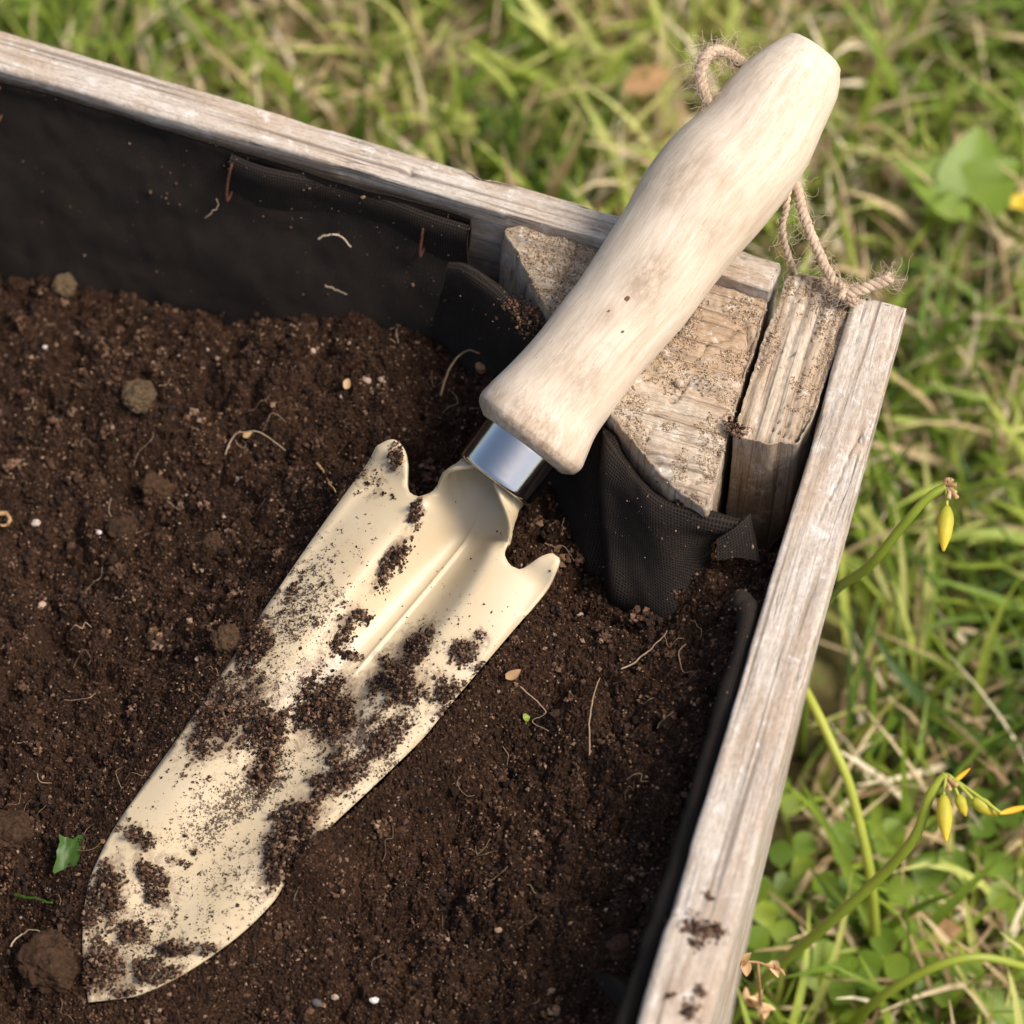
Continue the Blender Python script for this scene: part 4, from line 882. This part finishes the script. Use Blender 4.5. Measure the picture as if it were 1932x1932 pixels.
# ------------------------------------------------------------------ plants in the lawn
def leaf_mesh(c, d, nrm, L, W, rnd, lobes=0, cup=0.15, n=9, shape=0.0):
    d = d / np.linalg.norm(d); s = np.cross(d, nrm); s /= np.linalg.norm(s); nrm = np.cross(s, d)
    t = np.linspace(0, 1, n); V = []; 
    wv = W * 0.5 * np.sin(math.pi * t ** (0.75 + shape)) ** 0.75 + 1e-5
    for ti, wi in zip(t, wv):
        for u in (-1, -0.5, 0, 0.5, 1):
            V.append(c + d * L * ti + s * wi * u + nrm * (cup * W * (abs(u) ** 1.5 * 0.7 * math.sin(math.pi * ti) - 0.8 * ti * ti * 0.5)))
    return np.array(V), [tuple(f) for f in grid_faces(n, 5)]
def leaf_part(c, d, nrm, L, W, rnd, parent, mat=None, name='leaf', **k):
    V, F = leaf_mesh(c, d, nrm, L, W, rnd, **k); return part(name, V, F, mat or M_LEAF, parent, {'rnd': np.full(len(V), rnd)})
def clover(px, py, z, n, L, label, rn=0.5):
    b = at(px, py, GZ); t = thing('clover_plant', (b[0], b[1], GZ), label, 'clover', 'clover plants beside the planter box')
    for k in range(n):
        aa = 2 * math.pi * (k + rng.uniform(-.3, .3)) / n; rr_ = L * rng.uniform(0.6, 1.5)
        top = np.array([b[0] + rr_ * math.cos(aa), b[1] + rr_ * math.sin(aa), GZ + z * rng.uniform(0.55, 1.15)])
        V, F = tube(crom([b, (b + top) / 2 + np.array([0, 0, z * 0.25]), top], 9), 0.0006, 5); st = part('leaf_stalk', V, F, M_STEM, t, {'rnd': np.full(len(V), 0.4)})
        nr = np.array([rng.normal(0, .3), rng.normal(-.2, .3), 1.0]); nr /= np.linalg.norm(nr); ph = rng.uniform(0, 6)
        for q_ in range(3):
            dd_ = np.array([math.cos(ph + q_ * 2.09), math.sin(ph + q_ * 2.09), 0.1]); dd_ -= nr * (dd_ @ nr)
            leaf_part(top, dd_, nr, L * 0.52, L * 0.50, float(np.clip(rn + rng.normal(0, .15), 0, 1)), t, name='leaflet', shape=0.35, cup=0.12)
for a in [(1470, 1740, .034, 4, .017, 'low clover plant close against the side board, left of the long bud stem'), (1565, 1850, .03, 4, .018, 'clover plant under the crossing of two yellow stems'),
          (1500, 1660, .028, 3, .016, 'small clover plant touching the side board above the other clovers'), (1640, 1760, .03, 4, .017, 'clover plant behind the straight yellow stem near the brown leaf'),
          (1850, 1830, .035, 5, .021, 'bright clover plant near the bottom right corner of the photo, above the arching stem'), (1905, 1700, .03, 4, .019, 'clover plant at the right edge of the photo'),
          (1700, 1915, .03, 4, .020, 'clover plant at the bottom edge of the photo below the arching stem'), (1450, 1900, .028, 4, .017, 'clover plant at the bottom edge beside the dried florets')]:
    clover(*a)
# broad leaf weed on the right
b = at(1830, 420, GZ); t = thing('broad_leaf_weed', (b[0], b[1], GZ), 'weed with large bright green pointed leaves at the right edge, level with the handle', 'weed')
top = at(1830, 375, low(.03))
V, F = tube(crom([b, (b + top) / 2, top, at(1835, 372, low(.032))], 9), 0.0012, 6); part('leaf_stalk', V, F, M_STEM, t, {'rnd': np.full(len(V), 0.5)})
for (tx, ty, tz), L_, W_ in (((1690, 300, .034), .024, .022), ((1850, 235, .036), .026, .026), ((1925, 300, .034), .022, .022), ((1740, 395, .03), .02, .016)):
    e = at(tx, ty, low(tz)); leaf_part(top, e - top, np.array([0.1, -0.25, 1]), np.linalg.norm(e - top), W_, 0.62, t, shape=-0.3, cup=0.1)
# stems with buds
def flower_stem(pts, r, label, buds=(), tops=(), rn=0.5, name='flower_stem'):
    P = crom([at(p[0], p[1], low(p[2])) for p in pts], 70); t = thing(name, P[0], label, 'flower stem')
    V, F = tube(P, r * np.linspace(1.1, 0.85, 70), 9); part('stem', V, F, M_STEM, t, {'rnd': np.clip(rn + 0.2 * np.linspace(-1, 1, len(V)), 0, 1)})
    for (x0, y0, x1, y1, wpx, rnb) in buds:
        z = P[-1][2]; a, c = at(x0, y0, z), at(x1, y1, z - 0.004); tt = np.linspace(0, 1, 22); ax_ = a + (c - a) * tt[:, None]
        rd = wpx * 0.000072 * (np.sin(math.pi * np.clip(0.06 + 0.9 * tt, 0, 1) ** 0.8)) * (1 + 0.10 * fbm(np.stack([tt * 4 + x0, tt * 0, tt * 0], -1), 2, 9)) + 0.0001
        V, F = tube(ax_, rd, 9); part('bud', V, F, M_BUD, t, {'rnd': np.clip(np.concatenate([np.repeat(rnb + 0.5 * (tt - 0.4), 9), [rnb] * (len(V) - 22 * 9)]), 0, 1)})
        V, F = tube(crom([P[-1], (P[-1] + a) / 2 + np.array([0, 0, .0008]), a + (c - a) * 0.05], 8), 0.0005, 5); part('bud_stalk', V, F, M_STEM, t, {'rnd': np.full(len(V), 0.9)})
    for (x1, y1) in tops:
        c = at(x1, y1, P[-1][2] + 0.002); V, F = tube(crom([P[-1], (P[-1] + c) / 2 + rng.normal(size=3) * .0004, c], 8), np.linspace(0.00045, 0.0007, 8), 5); part('floret_stalk', V, F, M_DRY, t, {'rnd': np.full(len(V), rng.uniform(.3, 1))})
flower_stem([(1510, 1430, .0), (1528, 1230, .06), (1566, 1126, .100), (1640, 1068, .116), (1705, 990, .126), (1750, 940, .130), (1784, 919, .131)], 0.0014, 'curved green stem with one drooping yellow bud, leaning out from the side board',
            [(1787, 955, 1780, 1040, 30, .3)], [(1797, 903), (1805, 916), (1803, 930), (1806, 940), (1792, 905), (1790, 940)], 0.35)
flower_stem([(1330, 1985, .0), (1440, 1850, .035), (1560, 1745, .058), (1660, 1655, .072), (1725, 1580, .082), (1755, 1500, .088), (1785, 1460, .090)], 0.0016, 'long arching green stem with several yellow buds, crossing a straight yellow stem',
            [(1780, 1500, 1785, 1588, 30, .3), (1808, 1500, 1822, 1540, 22, .3), (1835, 1508, 1882, 1538, 30, .25), (1885, 1535, 1945, 1520, 12, .9), (1800, 1475, 1830, 1450, 9, .9)], [(1792, 1490), (1806, 1482)], 0.45)
flower_stem([(1660, 1850, .0), (1652, 1760, .022), (1640, 1640, .042), (1605, 1490, .055), (1570, 1405, .06), (1532, 1325, .062), (1500, 1270, .06)], 0.0015, 'straight pale yellow stem rising beside the side board, without buds', rn=0.85)
flower_stem([(1560, 1990, .0), (1640, 1900, .03), (1740, 1835, .042), (1840, 1806, .045), (1940, 1826, .04), (2000, 1850, .03)], 0.0014, 'arching yellow-green stem in the bottom right corner', rn=0.6)
# dried florets at the bottom
t = thing('dried_florets', at(1440, 1990, GZ), 'withered tan florets on a thin stalk beside the foot of the side board', 'dried flower')
P = crom([at(1446, 1990, GZ), at(1436, 1900, low(.05)), at(1432, 1850, low(.07)), at(1430, 1815, low(.075))], 24); V, F = tube(P, 0.0005, 5); part('stalk', V, F, M_DRY, t, {'rnd': np.full(len(V), .3)})
for cx_, cy_, z in ((1402, 1814, .076), (1462, 1826, .073), (1428, 1896, .052), (1412, 1888, .05), (1440, 1905, .05)):
    c = at(cx_, cy_, low(z)); V, F = tube(crom([P[-1] if z > .06 else P[8], c], 6), 0.0004, 4); part('floret_stalk', V, F, M_DRY, t, {'rnd': np.full(len(V), .3)})
    for k_ in range(4):
        dd_ = rng.normal(size=3); leaf_part(c - dd_ * 0.001, dd_, rng.normal(size=3) + np.array([0, 0, .6]), rng.uniform(.0035, .0065), rng.uniform(.002, .0035), rng.uniform(.35, 1), t, M_DRY, 'petal', cup=0.5, n=6)
# dead leaves and a yellow flower lying in the lawn
for px, py, z, L, W, label in ((1225, 165, .03, .018, .010, 'pale brown dead leaf in the lawn behind the top of the handle'), (1760, 1800, .015, .022, .02, 'curled brown dead leaf in the grass near the bottom right corner')):
    c = at(px, py, low(z)); V, F = leaf_mesh(c - np.array([L / 2, 0, 0]), np.array([1, 0.35, 0.1]), np.array([0.1, -0.5, 1]), L, W, .5, cup=0.35)
    put('dead_leaf', mesh_data('dead_leaf', V, F, M_DRY, {'rnd': np.full(len(V), 0.25)}), label=label, cat='leaf', group='dead leaves in the lawn')
t = thing('yellow_flower', at(1924, 386, GZ), 'small yellow flower at the right edge of the photo below the broad leaves', 'flower')
c = at(1924, 384, low(.03)); V, F = tube(crom([at(1924, 386, GZ), c - [0, 0, .02], c], 8), .0006, 5); part('stem', V, F, M_STEM, t, {'rnd': np.full(len(V), .4)})
for k_ in range(5):
    a = k_ * 2 * math.pi / 5; leaf_part(c, np.array([math.cos(a), math.sin(a), .4]), np.array([0, -.2, 1.0]), .0045, .004, .6, t, M_BUD, 'petal', cup=.3, n=6)

# ------------------------------------------------------------------ clods, pebbles, roots and leaf bits on the soil
def lump(name, px, py, rpx, mat, rnd, label, cat, group, sub=ICO3, flat=0.75, rough=0.25, sink=0.3, asp=1.0):
    r = rpx * 0.000144; c = on_soil(px, py); V0, F0 = sub; sd_ = int(rng.integers(0, 9999))
    k = 1 + rough * 1.4 * fbm(V0 * 1.6 + sd_, 3, 700) + rough * 0.5 * fbm(V0 * 6 + sd_, 2, 701)
    if sub is ICO4: k = k + 0.022 * rng.normal(size=len(k))
    V = V0 * k[:, None] * r * np.array([asp, 1, flat]); a = rng.uniform(0, 3); R = np.array([[math.cos(a), -math.sin(a), 0], [math.sin(a), math.cos(a), 0], [0, 0, 1]])
    V = V @ R.T + c + np.array([0, 0, r * flat * (1 - 2 * sink) * 0.7])
    put(name, mesh_data(name, V, F0, mat, {'rnd': np.full(len(V), rnd)}, sub is ICO3), label=label, cat=cat, group=group)
for a in [(96, 1822, 54, .3, 'large rounded brown clod beside the tip of the trowel'), (262, 750, 34, .8, 'olive grey clod in the middle of the soil at the left'), (122, 540, 24, .9, 'small tan clod on the soil against the back liner'),
          (432, 1212, 30, .55, 'brown clod touching the left edge of the blade'), (230, 1000, 30, .2, 'dark round clod in the soil left of the blade'), (300, 920, 34, .5, 'flat reddish clod in the soil left of the blade ear'),
          (20, 1570, 42, .3, 'dark clod at the left edge of the soil'), (405, 1030, 24, .35, 'small dark clod up the soil from the blade edge'), (1170, 1790, 22, .5, 'small clod near the rolled liner at the bottom'), (1215, 1085, 26, .45, 'dark clod at the foot of the corner liner fold')]:
    px, py, rp, rn, lb = a; lump('soil_clod', px, py, rp, M_CLOD, rn, lb, 'clod', 'clods lying on the soil', ICO4, 0.72, 0.25)
for a in [(706, 1888, 7, .9, 'white pebble at the bottom of the soil'), (597, 1893, 8, .05, 'dark grey pebble at the bottom of the soil, left of the white one'), (632, 1882, 6, .55, 'tan pebble between the white pebble and the grey one'), (692, 718, 9, .6, 'tan pebble above the left ear of the blade'),
          (720, 717, 8, .55, 'brown pebble right of the tan one above the blade ear'), (68, 988, 8, .75, 'pinkish pebble near the left edge of the soil'), (187, 1005, 5, .8, 'pale grey pebble left of the dark round clod'), (78, 1143, 8, .6, 'reddish pebble low on the left of the soil'),
          (645, 748, 4, .7, 'pale pebble beside the leaf crumb behind the blade'), (590, 663, 6, .7, 'small tan pebble under the back liner'), (955, 1222, 8, .8, 'pale pebble right of the middle of the blade'), (85, 655, 4, .85, 'tiny pale pebble near the back left of the soil'),
          (1095, 1160, 6, .6, 'tan pebble below the corner liner'), (940, 1755, 6, .45, 'brown pebble at the lower middle of the soil'), (1040, 1870, 6, .2, 'dark pebble at the bottom of the soil near the liner')]:
    px, py, rp, rn, lb = a; lump('pebble', px, py, rp, M_PEB, rn, lb, 'pebble', 'pebbles on the soil', ICO2, 0.7, 0.15, 0.2, 1.25)
c = at(1281, 723, BT + .001); V0, F0 = ICO2
put('pebble', mesh_data('pebble', V0 * (1 + 0.12 * rng.normal(size=(42, 1))) * 0.0014 + c, F0, M_PEB, {'rnd': np.full(42, .72)}), label='tan pebble lying on the corner block beside the handle', cat='pebble', group='pebbles on the soil')
# crumbs on boards
def crumb_pile(spots, z, label, n, spread):
    P = []; 
    for px, py, s in spots:
        c = at(px, py, z)
        k = int(n * s); P.append(c + rng.normal(size=(k, 3)) * spread * s * (1, 1, 0.0) + np.array([0, 0, 1]) * np.abs(rng.normal(size=(k, 1))) * spread * s * 0.35)
    P = np.vstack(P); r = np.clip(0.00036 * np.exp(rng.normal(0, .4, len(P))), .00015, .0011); V, F = grains(P, r)
    put('soil_crumbs', mesh_data('soil_crumbs', V, F, M_GRAIN, {'rnd': np.repeat(rng.uniform(.1, .93, len(P)), 12)}, False), kind='stuff', label=label, cat='soil')
crumb_pile([(1310, 1750, 1.0), (1345, 1758, .8), (1318, 1782, .5), (1336, 1692, .35), (1300, 1905, .7), (1320, 1870, .4), (1260, 1880, .3)], RIM + 0.0003, 'crumbs of soil dropped on the side board', 110, 0.0018)
crumb_pile([(1383, 806, 1.0), (1390, 818, .7), (1375, 800, .4)], PT + 0.0002, 'crumbs of soil caught on the corner of the post', 70, 0.0011)
crumb_pile([(985, 590, 1.0), (1000, 610, 1.0), (965, 575, .6), (1010, 630, .8), (1255, 900, .6), (1290, 940, .6), (1235, 880, .4)], 0.1425, 'crumbs of soil along the fold of the liner', 110, 0.0022)
# roots
def root(pts, r, rnd, label, mat=None, name='root', cat='root', grp='fine roots on the soil'):
    P = crom(pts, 40); P = P + 0.0004 * np.stack([fbm(np.stack([np.arange(40) * .2, np.full(40, k + rnd * 9), np.zeros(40)], -1), 2, 800) for k in range(3)], -1)
    V, F = tube(P, r * np.linspace(1.1, 0.6, 40), 5); put(name, mesh_data(name, V, F, mat or M_ROOT, {'rnd': np.full(len(V), rnd)}), label=label, cat=cat, group=grp)
os_ = on_soil
root([os_(832, 755, .002), os_(842, 728, .005), os_(862, 705, .008), os_(885, 693, .009), os_(905, 695, .008)], .00034, .5, 'curved brown rootlet with a seed head beside the base of the handle')
lump('seed_head', 908, 704, 11, M_DRY, .12, 'shrivelled brown seed head at the end of a rootlet beside the handle base', 'seed', None, ICO2, 1.2, .3, -.6)
root([os_(600, 880, .002), os_(612, 905, .003), os_(625, 925, .003), os_(640, 940, .001)], .00033, .35, 'brownish orange twig at the left edge of the blade', M_DRY)
root([os_(1170, 1270, .002), os_(1205, 1252, .003), os_(1240, 1225, .004), os_(1258, 1203, .004)], .00022, .65, 'straight pale root on the soil right of the blade')
root([os_(1110, 1430, .001), os_(1112, 1380, .003), os_(1118, 1330, .003), os_(1132, 1285, .002)], .0002, .6, 'long pale root standing upright in the photo below the corner')
root([os_(980, 1300, .001), os_(1010, 1330, .003), os_(1030, 1350, .002), os_(1005, 1370, .003), os_(1035, 1385, .002)], .00015, .6, 'tangled pale root near the middle of the soil right of the blade')
root([os_(425, 865, .002), os_(445, 835, .004), os_(490, 832, .005), os_(540, 860, .003)], .0002, .7, 'thin pale root left of the blade ear')
root([os_(20, 1790, .002), os_(40, 1775, .003), os_(60, 1765, .004), os_(85, 1768, .003)], .00025, .8, 'pale rootlet beside the large clod')
lw = lambda px, py, z: (lambda p: p - nb_out * ((p - bi0) @ nb_out + 0.002 + (RIM - z) * 0.34))(at(px, py, z))
def on_wall(px, py, e=0.0016):
    z = 0.13
    for _ in range(12):
        p = at(px, py, z); d = -((p - bi0) @ nb_out); z = z + 0.5 * ((RIM - 0.003 - max(d - 0.003 - e, 0) / 0.34) - z)
    return at(px, py, z)
root([on_wall(602, 449), on_wall(620, 442), on_wall(642, 446), on_wall(662, 468)], .00032, .9, 'curled straw coloured root clinging to the back liner')
root([on_wall(612, 538), on_wall(632, 545), on_wall(655, 556)], .0002, .7, 'thin rootlet low on the back liner')
root([on_wall(385, 412), on_wall(400, 400), on_wall(412, 388), on_wall(408, 375)], .0002, .7, 'small rootlet with a crumb on the back liner below a staple')
P = [on_soil(*p, 0.002) for p in ((0, 975), (10, 976), (17, 982), (20, 990), (14, 996), (2, 997))]
root(P, .0007, .35, 'orange curl of bark at the left edge of the soil', M_DRY, 'bark_curl', 'bark', None)
mb = MB()
for _ in range(90):
    px, py = rng.uniform(20, 1330), rng.uniform(620, 1900); a = rng.uniform(0, 6.28); L = rng.uniform(12, 42); pts = []
    p0 = on_soil(px, py)
    aa, vv, zz = plane_av(p0[0], p0[1])
    if in_poly(np.array(aa), np.array(vv), OUT_AV) or not in_poly(np.array(p0[0]), np.array(p0[1]), inner): continue
    for k_ in range(5):
        pts.append(p0 + np.array([0, 0, rng.uniform(.0005, .003)])); a += rng.normal(0, .7); p0 = p0 + np.array([math.cos(a), math.sin(a), 0]) * L * .000144 / 2.2
        p0[2] = float(soil_z(p0[0], p0[1]))
    V, F = tube(crom(pts, 16), rng.uniform(.00005, .00012), 4, False); mb.add(V, F, rng.uniform(.05, .7))
V, F, A_ = mb.get(); put('root_fibres', mesh_data('root_fibres', V, F, M_ROOT, {'rnd': A_}), kind='stuff', label='hair-fine pale root fibres scattered over the soil', cat='roots')
# leaf bits
def bit(px, py, L, W, mat, rnd, label, cat, d=(1, .3, .1), nr=(0, -.3, 1), dz=.003):
    c = on_soil(px, py, dz); V, F = leaf_mesh(c - np.array(d) / np.linalg.norm(d) * L / 2, np.array(d, float), np.array(nr, float), L, W, rnd, cup=.25)
    V = V + 0.0004 * np.stack([fbm(V * 400 + k * 9, 2, 810) for k in range(3)], -1)
    put('leaf_fragment', mesh_data('leaf_fragment', V, F, mat, {'rnd': np.full(len(V), rnd)}), label=label, cat=cat, group='leaf fragments on the soil')
c = on_soil(133, 1615, .0014); u_ = np.linspace(-1, 1, 12); U_, W_ = np.meshgrid(u_, u_, indexing='ij')
ed = 1 + 0.42 * fbm(np.stack([U_ * 2.2, W_ * 2.2, U_ * 0], -1), 3, 821); Lf = 0.85 * np.stack([U_ * 0.0036 * ed + 0.0006 * W_, W_ * 0.0050 * ed, 0.0011 * U_ ** 2 + 0.0007 * fbm(np.stack([U_, W_, U_ * 0], -1) * 2, 2, 823) + 0.0012 * W_], -1)
put('leaf_fragment', mesh_data('leaf_fragment', (c + Lf).reshape(-1, 3), grid_faces(12, 12), M_LEAF, {'rnd': np.full(144, .0)}), label='torn green leaf fragment on the soil left of the blade', cat='leaf', group='leaf fragments on the soil')
bit(656, 735, .0034, .0020, M_DRY, .6, 'pale tan leaf crumb on the soil behind the blade', 'leaf', (.2, 1, .3))
bit(968, 1282, .0045, .0026, M_DRY, .35, 'tan seed husk on the soil right of the blade', 'leaf', (1, .5, .3))
bit(994, 1360, .002, .002, M_LEAF, .9, 'tiny bright green speck of leaf among the roots', 'leaf', dz=.002)
bit(470, 830, .003, .0018, M_DRY, .5, 'pale husk on the soil left of the blade ear', 'leaf', (1, .6, .3))
root([os_(30, 1695, .002), os_(60, 1703, .003), os_(100, 1708, .002)], .0005, .05, 'short green grass stalk on the soil near the large clod', M_LEAF, 'grass_stalk', 'grass stalk', None)
